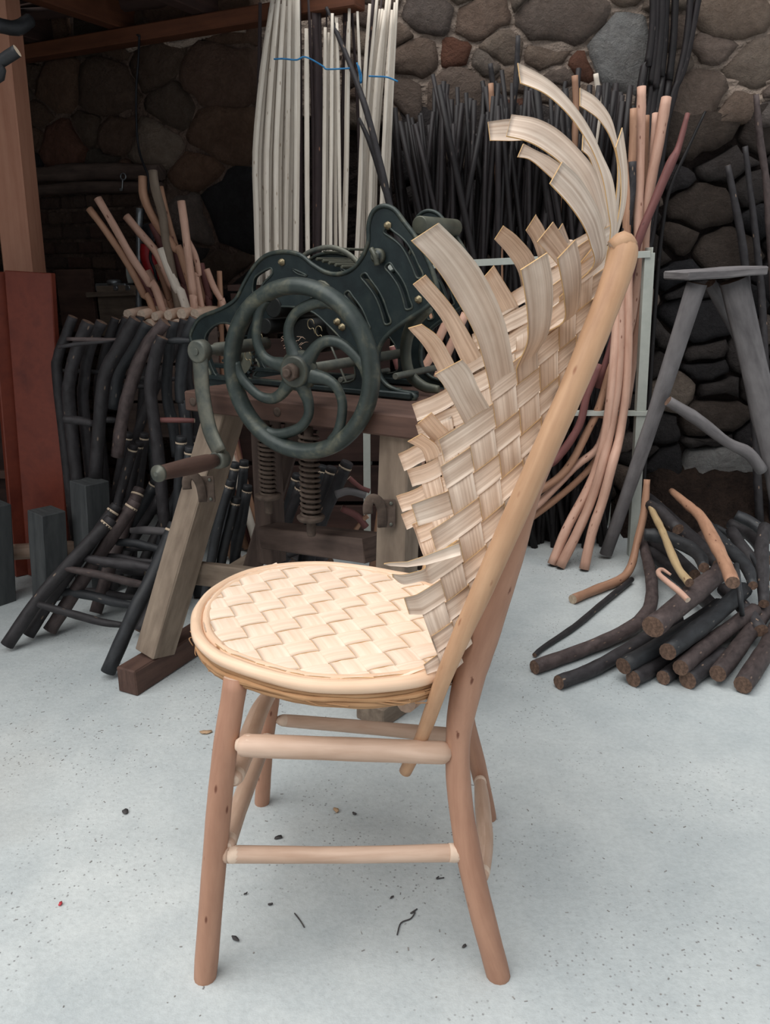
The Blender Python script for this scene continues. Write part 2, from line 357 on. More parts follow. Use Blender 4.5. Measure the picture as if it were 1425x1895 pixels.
# ------------------------------------------------------------------ rubble walls: every stone its own piece
def clip(poly, nx, nz, d):
    out = []; n = len(poly)
    for i in range(n):
        a, b = poly[i], poly[(i+1) % n]; fa, fb = a[0]*nx+a[1]*nz-d, b[0]*nx+b[1]*nz-d
        if fa <= 0: out.append(a)
        if (fa < 0 < fb) or (fb < 0 < fa):
            t = fa/(fa-fb); out.append((a[0]+(b[0]-a[0])*t, a[1]+(b[1]-a[1])*t))
    return out
def stone_mesh(parent, poly, to3, joint, proud, mat, R, name='stone'):
    n = len(poly); cx = sum(p[0] for p in poly)/n; cz = sum(p[1] for p in poly)/n
    pts = []
    for i in range(n):
        a, b = poly[i], poly[(i+1) % n]; l = math.hypot(b[0]-a[0], b[1]-a[1]); k = 3 if l > .09 else 2 if l > .035 else 1
        for j in range(k):
            q_ = .10*l if (j and k > 1) else .02*l; pts.append((a[0]+(b[0]-a[0])*j/k+R.uniform(-q_, q_), a[1]+(b[1]-a[1])*j/k+R.uniform(-q_, q_)))
    # round the corners, pull in for the joint
    m = len(pts); sm = []
    for i in range(m):
        a, b, c = pts[i-1], pts[i], pts[(i+1) % m]; q = (b[0]*.76+(a[0]+c[0])*.12+R.uniform(-.004, .004), b[1]*.76+(a[1]+c[1])*.12+R.uniform(-.004, .004))
        dx, dz = cx-q[0], cz-q[1]; l = math.hypot(dx, dz)+1e-6; ins = joint*R.uniform(.5, 1.5); sm.append((q[0]+dx/l*ins, q[1]+dz/l*ins))
    rings = [(0.0, -.03), (.035, proud*.72), (.30, proud)]; V = []; ext = max(math.hypot(p[0]-cx, p[1]-cz) for p in pts); tl_ = min(.22, .012/ext); tx, tz = R.uniform(-tl_, tl_), R.uniform(-tl_, tl_)
    for ins, h in rings:
        for (x, z) in sm:
            j = R.uniform(-.0055, .0055) if ins else 0
            V.append(to3(x+(cx-x)*ins, z+(cz-z)*ins, h+j+((x-cx)*tx+(z-cz)*tz)*(1-ins*.6)*(1 if ins else 0)))
    V.append(to3(cx+R.uniform(-.01, .01), cz+R.uniform(-.01, .01), proud*R.uniform(.8, 1.25))); F = []
    for r in range(2):
        for i in range(m): F.append((r*m+i, r*m+(i+1) % m, r*m+m+(i+1) % m, r*m+m+i))
    for i in range(m): F.append((2*m+i, 2*m+(i+1) % m, 3*m))
    return mk(name, V, F, mat, parent)
def rubble(parent, to3, a0, a1, z0, z1, sx, sz, seed, pick, joint, proud, big=(), skip=None, gap=None):
    R = random.Random(seed); S = []; z = z0+sz*.3; k = 0
    while z < z1:
        a = a0+R.uniform(0, sx)
        while a < a1:
            S.append([a, z+R.uniform(-.35, .35)*sz, R.uniform(.0, .6)*(sz*.6)**2, None]); a += sx*R.uniform(.55, 1.5)
        z += sz*R.uniform(.8, 1.2)
    for (a, z, ra, rz, mt) in big:
        S = [s for s in S if ((s[0]-a)/(ra*1.25))**2+((s[1]-z)/(rz*1.25))**2 > 1 or s[3]]
        S.append([a, z, (min(ra, rz*1.4)**2)*1.0, mt])
    an = 1.4; n = len(S); cnt = 0
    for i, (ax, az, w, mt) in enumerate(S):
        if skip and skip(ax, az): continue
        poly = [(a0-.05, (z0-.05)*an), (a1+.05, (z0-.05)*an), (a1+.05, (z1+.05)*an), (a0-.05, (z1+.05)*an)]; zz = az*an
        for j, (bx, bz, w2, _) in enumerate(S):
            if i == j: continue
            dx, dz = bx-ax, bz*an-zz; q = dx*dx+dz*dz
            if q > .49 or q < 1e-9: continue
            d = (bx*bx+(bz*an)**2-w2-ax*ax-zz*zz+w)/2; poly = clip(poly, dx, dz, d)
            if len(poly) < 3: break
        if len(poly) < 3: continue
        poly = [(x, y/an) for x, y in poly]
        q = []
        for p in poly:
            if not q or math.hypot(p[0]-q[-1][0], p[1]-q[-1][1]) > .008: q.append(p)
        if len(q) < 3 or cnt >= 298: continue
        g = joint if gap is None else gap(ax, az)
        stone_mesh(parent, q, to3, g, proud*R.uniform(.8, 1.3), mt or pick(ax, az, R), R); cnt += 1
    return cnt

YB = 3.36                                        # the back wall on the right
wall = empty('wall_back', (0.9, YB, 0), kind='structure')
def back3(a, z, h): return (a, YB-h, z)
def wp(u, v): p = P(u, v, YB); return p.x, p.z
# mortar bed, pale above and dark below where the joints are open
def bed(name, pts, mat, parent):
    N = 64; V = []; F = []
    for j in range(N+1):
        for i in range(N+1):
            V.append(pts(i/N, j/N, rnd.uniform(-.006, .006)))
    for j in range(N):
        for i in range(N): k = j*(N+1)+i; F.append((k, k+1, k+N+2, k+N+1))
    n = len(V); V += [pts(a, b, -.12) for a, b in ((0, 0), (1, 0), (1, 1), (0, 1))]
    c = [0, N, (N+1)*(N+1)-1, N*(N+1)]
    F.append((n+3, n+2, n+1, n))
    edges = [[i for i in range(N+1)], [j*(N+1)+N for j in range(N+1)], [N*(N+1)+i for i in range(N, -1, -1)], [j*(N+1) for j in range(N, -1, -1)]]
    for e, (p, q) in zip(edges, ((n, n+1), (n+1, n+2), (n+2, n+3), (n+3, n))): F.append(tuple(e[::-1])+(p, q))
    return mk(name, V, F, mat, parent, smooth=False)
ZS = wp(1100, 215)[1]
bed('mortar_bed', lambda s, t, r: (-.62+s*3.1, YB-r-.012, ZS+t*(2.5-ZS)), M['mortar'], wall)
bed('dry_joint_bed', lambda s, t, r: (-.62+s*3.1, YB-r+.02, t*ZS), M['mortardark'], wall)
def pick_b(a, z, R):
    if z > ZS-.02: return M['st_red'] if R.random() < .06 else M['st_tan']
    return M['st_dark'] if R.random() < .8 else M['st_tan']
def bigs(lst): 
    out = []
    for u, v, ru, rv, mt in lst:
        a, z = wp(u, v); out.append((a, z, ru*YB/FPX*1.0, rv*YB/FPX, M[mt]))
    return out
BIG = bigs([(1150, 100, 58, 82, 'st_blue'), (1030, 40, 80, 45, 'st_tan'), (1015, 95, 48, 26, 'st_tan'), (838, 108, 24, 20, 'st_red'), (850, 168, 70, 34, 'st_tan'), (790, 30, 60, 26, 'st_tan'),
            (890, 40, 34, 30, 'st_tan'), (1075, 120, 22, 34, 'st_red'), (1355, 35, 65, 38, 'st_tan'), (1330, 90, 38, 28, 'st_tan'), (1385, 120, 55, 32, 'st_tan'), (1300, 165, 40, 40, 'st_tan'),
            (1290, 250, 70, 42, 'st_dark'), (1335, 300, 80, 28, 'st_dark'), (1300, 380, 60, 30, 'st_dark'), (1340, 470, 60, 32, 'st_dark'), (1290, 590, 60, 34, 'st_dark'),
            (1330, 865, 72, 42, 'st_blue'), (1330, 770, 70, 30, 'st_dark'), (1000, 20, 40, 20, 'st_tan'), (930, 90, 28, 34, 'st_tan'), (775, 110, 34, 26, 'st_tan')])
UP = [b for b in BIG if b[1] > ZS-.05]; LO = [b for b in BIG if b[1] <= ZS-.05]
rubble(wall, back3, -.12, 1.9, ZS+.005, 2.14, .125, .078, 5, lambda a, z, R: M['st_red'] if R.random() < .05 else M['st_tan'], .0035, .030, UP)
rubble(wall, back3, .10, 1.9, .02, ZS-.01, .205, .074, 6, lambda a, z, R: M['st_dark'] if R.random() < .85 else M['st_tan'], .0055, .034, LO)
# sooty earth spilling from the foot of the wall, under the logs
V_ = []; F_ = []; NX = 22
for i in range(NX+1):
    x = .95+i*.045
    for y, z in ((YB-.30, 0), (YB-.24, .05), (YB-.15, .13), (YB-.07, .19), (YB-.0, .23)): V_.append((x+rnd.uniform(-.01, .01), y+rnd.uniform(-.02, .02), max(0, z*min(1, i*.25+.1)+rnd.uniform(-.015, .02)) if z else 0))
for i in range(NX):
    for j_ in range(4): F_.append((i*5+j_, i*5+5+j_, i*5+6+j_, i*5+1+j_))
mk('earth_bank', V_, F_, M['soot'], wall)

# left stretch of wall, running back to the left under the loft
A0, A1 = Vector((-.50, 3.30, 0)), Vector((-2.15, 4.15, 0)); AD = (A1-A0).normalized(); AN = Vector((AD.y, -AD.x, 0)); AN = AN if AN.y < 0 else -AN
LEN = (A1-A0).length
walll = empty('wall_left', A0+AD*.8, kind='structure')
def left3(a, z, h): p = A0+AD*a+AN*h; return (p.x, p.y, z)
def lw(u, v): p = PL(u, v, A0, AN); return (p-A0).dot(AD), p.z
bed('mortar_bed', lambda s, t, r: left3((1-s)*(LEN+.02)-.02, t*2.2, r+.008), M['mortarbrown'], walll)
b0, bt = lw(300, 545), lw(75, 372)
def inbrick(a, z): return b0[0]-.02 < a < bt[0]+.4 and z < bt[1]+.04
LB = []
for u, v, ru, rv, mt in [(205, 165, 52, 46, 'st_brown'), (110, 160, 40, 44, 'st_brown'), (290, 110, 50, 34, 'st_brown'), (400, 150, 60, 40, 'st_brown'), (290, 270, 42, 40, 'st_tan'), (120, 275, 48, 30, 'st_red'),
                         (400, 235, 60, 30, 'st_brown'), (220, 250, 34, 26, 'st_brown'), (430, 390, 46, 90, 'st_dark'), (360, 410, 36, 44, 'st_tan'), (330, 200, 40, 26, 'st_brown')]:
    a, z = lw(u, v); LB.append((a, z, ru*3.7/FPX, rv*3.7/FPX, M[mt]))
rubble(walll, lambda a, z, h: left3(a, z, h), 0.0, LEN, .05, 1.95, .165, .098, 9, lambda a, z, R: M['st_brown'] if R.random() < .85 else M['st_dark'], .0045, .035, LB, skip=inbrick)
# bricks of the blocked recess
row = 0; z = .10
while z < bt[1]:
    a = b0[0]+(row % 2)*.07
    while a < bt[0]+.3:
        L = .135*rnd.uniform(.92, 1.04); h = rnd.uniform(.012, .024); c = Vector(left3(a+L/2, z+.025, h))
        bar('brick', c-AD*L/2, c+AD*L/2, .05, .047, M['brick'], walll, bev=.006, jit=.0015); a += L+.014
    z += .062; row += 1
for k, (v, r) in enumerate(((322, .030), (350, .022))):
    a, zz = lw(300, v); p = Vector(left3(a-.04, zz, .05)); q = Vector(left3(lw(60, v)[0], lw(60, v+6)[1], .05))
    tube('lintel_log', [p, (p+q)/2+Vector((0, 0, .01)), q], [r, r*1.15, r], M['darkwood'], walll, knots=.08)
# unseen wall on the far left, added to keep sky light off that side
slab('added_side_wall', -2.25, -2.12, 1.6, 4.3, 0, 2.25, M['mortarbrown'], kind='structure')

# ------------------------------------------------------------------ loft over the left half
ceil = empty('ceiling', (-1.2, 3.0, 1.95), kind='structure')
bL, bR = PL(30, 105, A0+AN*.09, AN), PL(500, 24, A0+AN*.09, AN); zb = (bL.z+bR.z)/2
bR2 = bR-AD*.35
bar('beam', Vector((bL.x, bL.y, zb))+AD*.25, Vector((bR2.x, bR2.y, zb)), .07, .052, M['beam'], ceil, bev=.004)
d2 = Vector((AN.x, AN.y, 0)).normalized()
for i in range(9):                                 # boards lie on the joists
    a = i*.2; s = left3(LEN*.5, zb, 0)
for i in range(12):
    w_ = .17; h0 = .02+i*.175
    p = Vector(left3(LEN+.2, zb+.14+rnd.uniform(0, .006), h0+w_/2)); q = Vector(left3(-.34-.0*i, zb+.14+rnd.uniform(0, .006), h0+w_/2))
    bar('board', p, q, w_-.006, .02, M['board'], ceil, bev=.002)
for i, a in enumerate((.12, .52, .95, 1.35, 1.75)):
    p = Vector(left3(a, zb+.075, -.02)); q = Vector(left3(a, zb+.075, 2.1))
    bar('joist', p, q, .06, .09, M['beam'] if i % 2 else M['board'], ceil, bev=.004)
p = P(-60, 60, 3.0); q = P(560, -40, 3.0)
tube('pole_rafter', [P(40, 28, 3.55), P(230, 8, 3.45), P(420, -12, 3.4)], [.022, .026, .022], M['board'], ceil, knots=.06)
# squeezed mortar along the beam
tube('mortar_fillet', [PL(u, v, A0+AN*.03, AN) for u, v in ((235, 92), (262, 78), (300, 74), (335, 82), (370, 66), (410, 57), (455, 56))], [.012, .018, .014, .018, .014, .012, .008], M['mortar'], ceil, knots=.2)

# post by the left edge
bar('trim_1', P(38, 520, 2.95)*1.0+Vector((0, 0, -P(38, 520, 2.95).z)), P(-8, -20, 2.95), .10, .12, M['post'], None, up=(0, 1, 0), bev=.004, kind='structure')
# ================================================================== the chair
K1 = crop(700, 80, 2.85); K2 = crop(700, 600, 2.7875)
ZS_ = .50
chair = empty('chair', G(640, 1640, 0), 'pale wooden chair with round woven splint seat and flaring unfinished woven back', 'chair')
def leg(pts, r, name='leg', mat='peeled', **kw):
    return tube(name, pts, r, [M[mat], M['cutend']], chair, seg=14, per=6, knots=.02, **kw)
FY, RY = G(380, 1805).y, G(922, 1803).y
def rounded(pts, rs):
    # rounded foot at the first point
    a, b = Vector(pts[0]), Vector(pts[1]); t = (b-a).normalized(); r = rs[0]
    return [a, a+t*r*.35]+[Vector(p) for p in pts[1:]], [r*.72, r]+list(rs[1:])
f0 = G(380, 1806, .002)
pts, rs = rounded([f0, P(398, 1580, f0.y+.015), P(415, 1400, f0.y+.035), P(437, 1255, f0.y+.07)], [.0175, .0180, .0180, .0180]); leg(pts, rs)
r0 = G(922, 1803, .002)
pts, rs = rounded([r0, P(880, 1640, r0.y+.01), P(854, 1500, r0.y+.03), P(847, 1380, r0.y+.045), P(862, 1280, r0.y+.055), P(897, 1160, r0.y+.06), P(945, 1010, r0.y+.075), P(985, 900, r0.y+.08), P(1040, 780, r0.y+.09)],
                  [.0185, .0190, .0185, .0185, .0220, .0240, .0220, .0150, .012]); leg(pts, rs)
f1 = G(485, 1484, .002)
pts, rs = rounded([f1, P(492, 1380, f1.y-.01), P(503, 1290, f1.y-.02), P(512, 1200, f1.y-.03)], [.0150, .0150, .0155, .016]); leg(pts, rs)
r1 = G(905, 1512, .002)
pts, rs = rounded([r1, P(885, 1420, r1.y-.01), P(862, 1330, r1.y-.02), P(850, 1240, r1.y-.03), P(858, 1160, r1.y-.035)], [.0150, .0160, .0165, .0165, .016]); leg(pts, rs)
# far rear post, the twin of the near one, carries on up behind the weave
YM = 1.205
def mir(p): return Vector((p[0], 2*YM-p[1], p[2]))
# rungs
def rung(pts, r, tip=(True, True)):
    pts = [Vector(p) for p in pts]; rr = list(r)
    if tip[0]: t = (pts[1]-pts[0]).normalized(); pts = [pts[0], pts[0]+t*.012]+pts[1:]; rr = [rr[0]*.45]+rr
    if tip[1]: t = (pts[-2]-pts[-1]).normalized(); pts = pts[:-1]+[pts[-1]+t*.012, pts[-1]]; rr = rr+[rr[-1]*.55]
    ru_ = tube('rung', pts, rr, [M['rung'], M['cutend']], chair, seg=12, per=4, knots=.015)
    for q_, on in ((0, tip[0]), (-1, tip[1])):
        if not on: continue
        a_, b_ = (pts[0], pts[2]) if q_ == 0 else (pts[-1], pts[-3]); t = (b_-a_).normalized(); R_ = (r[0] if q_ == 0 else r[-1])
        tube('tenon', [a_-t*.001, a_+t*.012, a_+t*.026], [R_*.5, R_*1.05, R_*1.04], M['cutend'], ru_, seg=12, per=3)
rung([P(438, 1378, f0.y+.03), P(470, 1380, f0.y+.028), P(640, 1386, f0.y+.03), P(800, 1392, r0.y+.035), P(833, 1393, r0.y+.045)], [.015, .0165, .0172, .0168, .0150])
rung([P(410, 1582, f0.y+.012), P(440, 1581, f0.y+.015), P(640, 1582, f0.y+.02), P(840, 1578, r0.y+.018), P(862, 1578, r0.y+.02)], [.012, .0128, .0122, .0130, .013])
rung([P(511, 1332, f1.y-.015), P(560, 1336, f1.y-.015), P(700, 1348, f1.y-.02), P(832, 1361, r1.y-.02), P(866, 1363, r1.y-.02)], [.011, .0125, .0135, .0145, .014])
rung([P(432, 1445, f0.y+.03), P(452, 1390, f0.y+.12), P(478, 1320, f0.y+.28), P(500, 1282, f1.y-.02)], [.013, .0165, .0165, .013])
rung([P(420, 1568, f0.y+.015), P(440, 1500, f0.y+.12), P(470, 1420, f0.y+.27), P(497, 1362, f1.y-.015)], [.012, .015, .015, .012])
rung([P(893, 1625, r0.y+.02), P(898, 1560, r0.y+.12), P(893, 1490, r0.y+.25), P(888, 1440, r1.y-.02)], [.010, .013, .014, .011])
rung([P(752, 1301, 1.075), P(800, 1262, 1.22), P(840, 1230, 1.36)], [.0150, .016, .016], tip=(False, False))

# ---- seat ---------------------------------------------------------------
rim_px = [(353, 1150), (357, 1180), (378, 1206), (410, 1226), (484, 1252), (562, 1270), (639, 1275), (716, 1271), (790, 1259), (838, 1236), (866, 1196), (872, 1150), (850, 1105), (805, 1076), (735, 1061), (677, 1051), (600, 1043), (515, 1047), (446, 1062), (390, 1092), (362, 1122)]
rim3 = [G(u, v, ZS_) for u, v in rim_px]
cen = sum(rim3, Vector())/len(rim3)
def inset(pts, d, dz=0.0): return [cen+(p-cen)*(1-d/((p-cen).length))+Vector((0, 0, dz)) for p in pts]
outer = inset(rim3, .009, -.002); inner = inset(rim3, .026, .000)
tube('seat_rim', outer, .0098, M['rim'], chair, seg=10, per=5, closed=True, knots=.02)
tube('inner_rim', inner, .0078, M['rim'], chair, seg=8, per=5, closed=True, knots=.02)
hp = inset(rim3, .014, -.0215)
hoop = tube('seat_hoop', hp, .0105, M['hoop'], chair, seg=8, per=5, closed=True, knots=.05, flat=(1.25, .55, (0, 0, 1)), label='rough bark-edged hoop under the seat rim')
for k_, (ins_, dz_, r_) in enumerate(((.0085, -.0150, .0042), (.0075, -.0215, .0048), (.0090, -.0285, .0042), (.0125, -.0330, .0038))):
    tube('hoop_splint', [p+Vector((rnd.uniform(-.0012, .0012), rnd.uniform(-.0012, .0012), rnd.uniform(-.0016, .0016))) for p in inset(rim3, ins_, dz_)], r_, M['hoop'], hoop, seg=6, per=4, closed=True, knots=.22)
# frayed fibres hanging off the hoop
frays = []
for i in range(22):
    k = rnd.uniform(0, len(hp)-1); a = Vector(cat_rom([hp[int(k)], hp[(int(k)+1) % len(hp)]], 4)[rnd.randint(0, 4)])
    b = Vector(hp[(int(k)+1) % len(hp)]); t = (b-a).normalized() if (b-a).length > .005 else Vector((1, 0, 0)); o = (a-cen); o.z = 0; o.normalize()
    s = a+o*.010+Vector((0, 0, rnd.uniform(-.014, .010)))
    frays.append(tube_data([s, s+t*rnd.uniform(.015, .035)+o*rnd.uniform(.001, .004)+Vector((0, 0, rnd.uniform(-.006, .001))), s+t*rnd.uniform(.03, .05)+o*.002+Vector((0, 0, rnd.uniform(-.004, .004)))], [.0012, .0008, .0004], seg=4, per=3))
wsp = P(352, 1165, 1.19)
frays.append(tube_data([P(352, 1168, 1.16), P(358, 1178, 1.15), P(350, 1182, 1.14), P(357, 1195, 1.14)], .0008, seg=4))
joined('bark_fibres', frays, M['hoop'], chair, kind='stuff')
poly = [(p.x, p.y) for p in [Vector(q) for q in cat_rom(inset(rim3, .020), 4, True)]]
def strip_data(rows, th=.0013, uoff=None, grain=None):
    """rows of points across the strip (each row a list of Vectors); gives it thickness"""
    n = len(rows); m = len(rows[0]); V = []; F = []; U = []; Mt = []; S = []; uo = rnd.uniform(0, 60); vo = rnd.uniform(0, 60)
    nrm = []
    for i in range(n):
        for j in range(m):
            a = rows[min(i+1, n-1)][j]-rows[max(i-1, 0)][j]; b = rows[i][min(j+1, m-1)]-rows[i][max(j-1, 0)]
            q = a.cross(b); nrm.append(q.normalized() if q.length > 1e-12 else Vector((0, 0, 1)))
    for s in (1, -1):
        for i in range(n):
            for j in range(m): V.append(rows[i][j]+nrm[i*m+j]*th*.5*s)
    L = [0]
    for i in range(1, n): L.append(L[-1]+(rows[i][m//2]-rows[i-1][m//2]).length)
    W = [0]
    for j in range(1, m): W.append(W[-1]+(rows[n//2][j]-rows[n//2][j-1]).length)
    o = n*m
    for s in (0, 1):
        for i in range(n-1):
            for j in range(m-1):
                a, b, c, d = i*m+j, i*m+j+1, (i+1)*m+j+1, (i+1)*m+j
                q = [(L[i]+uo, W[j]+vo), (L[i]+uo, W[j+1]+vo), (L[i+1]+uo, W[j+1]+vo), (L[i+1]+uo, W[j]+vo)]
                if s: F.append((o+d, o+c, o+b, o+a)); U.append(q[::-1])
                else: F.append((a, b, c, d)); U.append(q)
                Mt.append(0); S.append(True)
    def side(e):
        for k in range(len(e)-1):
            F.append((e[k], o+e[k], o+e[k+1], e[k+1])); U.append([(uo+k*.01, 0), (uo+k*.01, .001), (uo+k*.01+.01, .001), (uo+k*.01+.01, 0)]); Mt.append(1); S.append(False)
    side([i*m for i in range(n)]); side([i*m+m-1 for i in range(n)][::-1]); side([j for j in range(m)][::-1]); side([(n-1)*m+j for j in range(m)])
    return V, F, U, Mt, S
PH = math.radians(23.5); PITCHW = .0425
E1 = Vector((math.cos(PH), math.sin(PH), 0)); E2 = Vector((-E1.y, E1.x, 0))
p0 = G(605-12, 1147-10, ZS_)                       # a lattice corner seen in the photograph
org = G(330+605/2.85, 800+993/2.85, ZS_)
def line_clip(o, d):
    ts = []
    for i in range(len(poly)):
        a, b = poly[i-1], poly[i]; ex, ey = b[0]-a[0], b[1]-a[1]; den = d.x*ey-d.y*ex
        if abs(den) < 1e-12: continue
        t = ((a[0]-o.x)*ey-(a[1]-o.y)*ex)/den; s = ((a[0]-o.x)*d.y-(a[1]-o.y)*d.x)/den
        if 0 <= s < 1: ts.append(t)
    return (min(ts), max(ts)) if len(ts) >= 2 else None
AMP = .0018; ZW = ZS_+.0045
for fam, (D, N_) in enumerate(((E1, E2), (E2, -E1))):
    for k in range(-8, 9):
        hw = PITCHW*.487; cols = []
        for j in range(7):
            c = (k+.5)*PITCHW+(-hw+2*hw*j/6)
            r = line_clip(org+N_*c, D); cols.append((c, r))
        if sum(1 for c, r in cols if r) < 3: continue
        ok = [r for c, r in cols if r]; mn = min(r[0] for r in ok); mx = max(r[1] for r in ok); mid = (mn+mx)/2
        if mx-mn < .02: continue
        n = max(6, int((mx-mn)/PITCHW*6)); rows = []
        for i in range(n+1):
            row = []
            for j, (c, r) in enumerate(cols):
                a, b = r if r else (mid-.004, mid+.004)
                s = a+(b-a)*i/n; q = s/PITCHW; par = math.cos(math.pi*(q-.5)+math.pi*k) * (1 if fam == 0 else -1)
                if fam == 1: par = -math.cos(math.pi*(q+.5)+math.pi*(k))
                # flatten the wave: strips lie flat across and dive at the joints
                par = math.copysign(abs(par)**.55, par)
                crown = -.0007*((j-3)/3)**2
                p = org+N_*c+D*s; row.append(Vector((p.x, p.y, ZW+AMP*par+crown)))
            rows.append(row)
        joined('seat_strip', [strip_data(rows, .0012)], [M['seatsplint'], M['splint_edge']], chair)

# ---- the woven back -------------------------------------------------------
# corners of the weave read off the near side (column, row) -> pixel
nodes = {(3, 1): (455, 630), (4, 1): (593, 545), (5, 1): (718, 455), (6, 1): (835, 355), (7, 1): (925, 260), (3, 0): (480, 770), (4, 0): (610, 685), (5, 0): (735, 590), (6, 0): (835, 495), (7, 0): (925, 400),
         (3, -1): (520, 905), (4, -1): (640, 808), (5, -1): (740, 720), (2, -2): (425, 1110), (3, -2): (540, 1015), (4, -2): (645, 930), (2, -3): (440, 1210), (3, -3): (552, 1118), (2, -4): (465, 1325), (1, -4): (350, 1420),
         (1, -5): (380, 1525), (1, -6): (403, 1610), (4, 2): (585, 410), (5, 2): (715, 295), (6, 2): (830, 230), (7, 2): (925, 130), (0, -4): (215, 1495), (0, -5): (268, 1618), (0, -7): (318, 1815), (1, -7): (425, 1700), (8, 1): (1010, 165), (1, -3): (325, 1310), (0, -6): (295, 1730), (2, -1): (385, 985), (2, 0): (355, 850),
         (4, -3): (655, 1030), (4, -4): (668, 1130), (3, -4): (572, 1222), (2, -5): (490, 1430), (5, -2): (745, 840), (5, -3): (750, 950), (6, -1): (840, 620), (6, -2): (845, 735), (7, -1): (928, 520), (8, 0): (1012, 310), (5, -5): (775, 1160), (3, -6): (612, 1430), (7, -4): (950, 830), (8, -2): (1018, 560)}
A_, Bu, Bv = [], [], []
def basis(c, r): return [1, c, r, c*c, c*r, r*r, c*c*r*.1, c*r*r*.1, c**3*.1, r**3*.1]
for (c, r), (x, y) in nodes.items():
    u, v = K2(x, y); A_.append(basis(c, r)); Bu.append(u); Bv.append(v)
for (c, r), (u, v) in {(8, 4): (1072, 525), (9, 2): (1092, 588), (9, 5): (1108, 465), (7, 4): (1030, 545), (6, 4): (992, 590), (5, 4): (944, 625), (10, 4): (1128, 490), (10, 6): (1134, 420), (4, 4): (898, 662), (8, 6): (1075, 450), (11, 7): (1146, 380), (3, 3): (850, 735)}.items():
    A_.append(basis(c, r)); Bu.append(u); Bv.append(v)
cu = np.linalg.lstsq(np.array(A_), np.array(Bu), rcond=None)[0]; cv = np.linalg.lstsq(np.array(A_), np.array(Bv), rcond=None)[0]
def YW(c): return 1.012+.18*(min(max(c, 0), 10.5)/10.5)**1.25 if c > 0 else 1.012+c*.006
def NP(c, r, off=0.0):
    b = basis(c, r); return P(float(np.dot(cu, b)), float(np.dot(cv, b)), YW(c)+off)
pole_px = [(750, 1428), (779, 1368), (818, 1262), (852, 1180), (885, 1108), (937, 990), (1000, 850), (1058, 722), (1108, 600), (1138, 520), (1153, 470), (1150, 446)]
poleY = [1.055, 1.035, .998, .990, .985, .978, .975, .985, 1.005, 1.03, 1.045, 1.06]
def pole_u(v):
    for (u0, v0), (u1, v1) in zip(pole_px, pole_px[1:]):
        if v1 <= v <= v0: return u0+(u1-u0)*(v-v0)/(v1-v0)
    return pole_px[-1][0] if v < pole_px[-1][1] else pole_px[0][0]
def past_pole(c, r):
    p = NP(c, r); u, v = proj(p); return u > pole_u(v)+2
WA = .0026
def wave(c, r, top):         # B (cross) strips lie on top where column+row is even
    x = math.cos(math.pi*(c-math.floor(c)-.5)) if 0 else 0
    return x
def lay(s, parity):          # s runs along a strip in cells; +1 at the middle of an over cell
    q = math.cos(math.pi*(s-.5))*(1 if parity % 2 == 0 else -1); return math.copysign(abs(q)**.6, q)
def free(rows, ends, m, per=5):
    """carry the strip on from its last woven row through (u1,v1,Y1,u2,v2,Y2) edge pairs"""
    a, b = rows[-1][0], rows[-1][-1]; a0, b0_ = rows[-3][0], rows[-3][-1]
    key = [tuple(a0)+tuple(b0_), tuple(a)+tuple(b)]
    for (u1, v1, Y1, u2, v2, Y2) in ends: key.append(tuple(P(u1, v1, Y1))+tuple(P(u2, v2, Y2)))
    cr = cat_rom(key, per)[per+1:]
    for q in cr:
        p1, p2 = Vector(q[:3]), Vector(q[3:]); rows.append([p1+(p2-p1)*j/(m-1) for j in range(m)])
    return rows
def cut_start(c):            # lowest row of column c in front of the pole
    r = 3.0 if c < 7 else 7.0
    while r > -7.5 and not past_pole(c+.5, r): r -= .25
    return r
def make_A(c, r_end, ends=None, far=False, mshift=0.0):
    r0_ = cut_start(c)-.6; m = 5; rows = []; n = max(3, int((r_end-r0_)*5))
    for i in range(n+1):
        r = r0_+(r_end-r0_)*i/n; row = []
        cell = math.floor(r); par = (c+cell) % 2          # odd: this strip on top
        o = -lay(r-cell, 1 if par else 0)*-1
        o = WA*(math.sin(math.pi*(r-cell))**.6)*(-1 if par else 1)   # minus: towards the camera
        for j in range(m):
            p = NP(c+.042+.916*j/(m-1), r, o); row.append(mir(p) if far else p)
        rows.append(row)
    if far: rows = [rw[::-1] for rw in rows]
    if ends: rows = free(rows, ends, m)
    return joined('back_strip', [strip_data(rows, .0016)], [M['splint'], M['splint_edge']], chair)
def make_B(r, c_left, ends=None, far=False):
    m = 5; c1 = 11.5
    cc = c_left
    while cc < 10 and not past_pole(cc, r+.5): cc += .25
    c1 = min(cc+.5, 10.2)
    rows = []; n = max(3, int((c1-c_left)*5))
    for i in range(n+1):
        c = c1+(c_left-c1)*i/n; row = []; cell = math.floor(c); par = (cell+r) % 2
        o = WA*(math.sin(math.pi*(c-cell))**.6)*(1 if par else -1)
        if c < 0: o = -WA*.2
        for j in range(m):
            p = NP(c, r+.042+.916*j/(m-1), o); row.append(mir(p) if far else p)
        rows.append(row)
    if far: rows = [rw[::-1] for rw in rows]
    if ends: rows = free(rows, ends, m)
    return joined('back_strip', [strip_data(rows, .0016)], [M['splint'], M['splint_edge']], chair)
def e1(k, lst, Y):
    """(x1,y1,x2,y2) crop pairs -> end pairs, depth running over Y (start,end) or ((a,b),(a,b)) for the two edges"""
    out = []; n = len(lst)
    for i, (x1, y1, x2, y2) in enumerate(lst):
        t = i/(n-1) if n > 1 else 1; (a0, a1), (b0_, b1) = Y if isinstance(Y[0], tuple) else (Y, Y)
        out.append(k(x1, y1)+(a0+(a1-a0)*t,)+k(x2, y2)+(b0_+(b1-b0_)*t,))
    return out
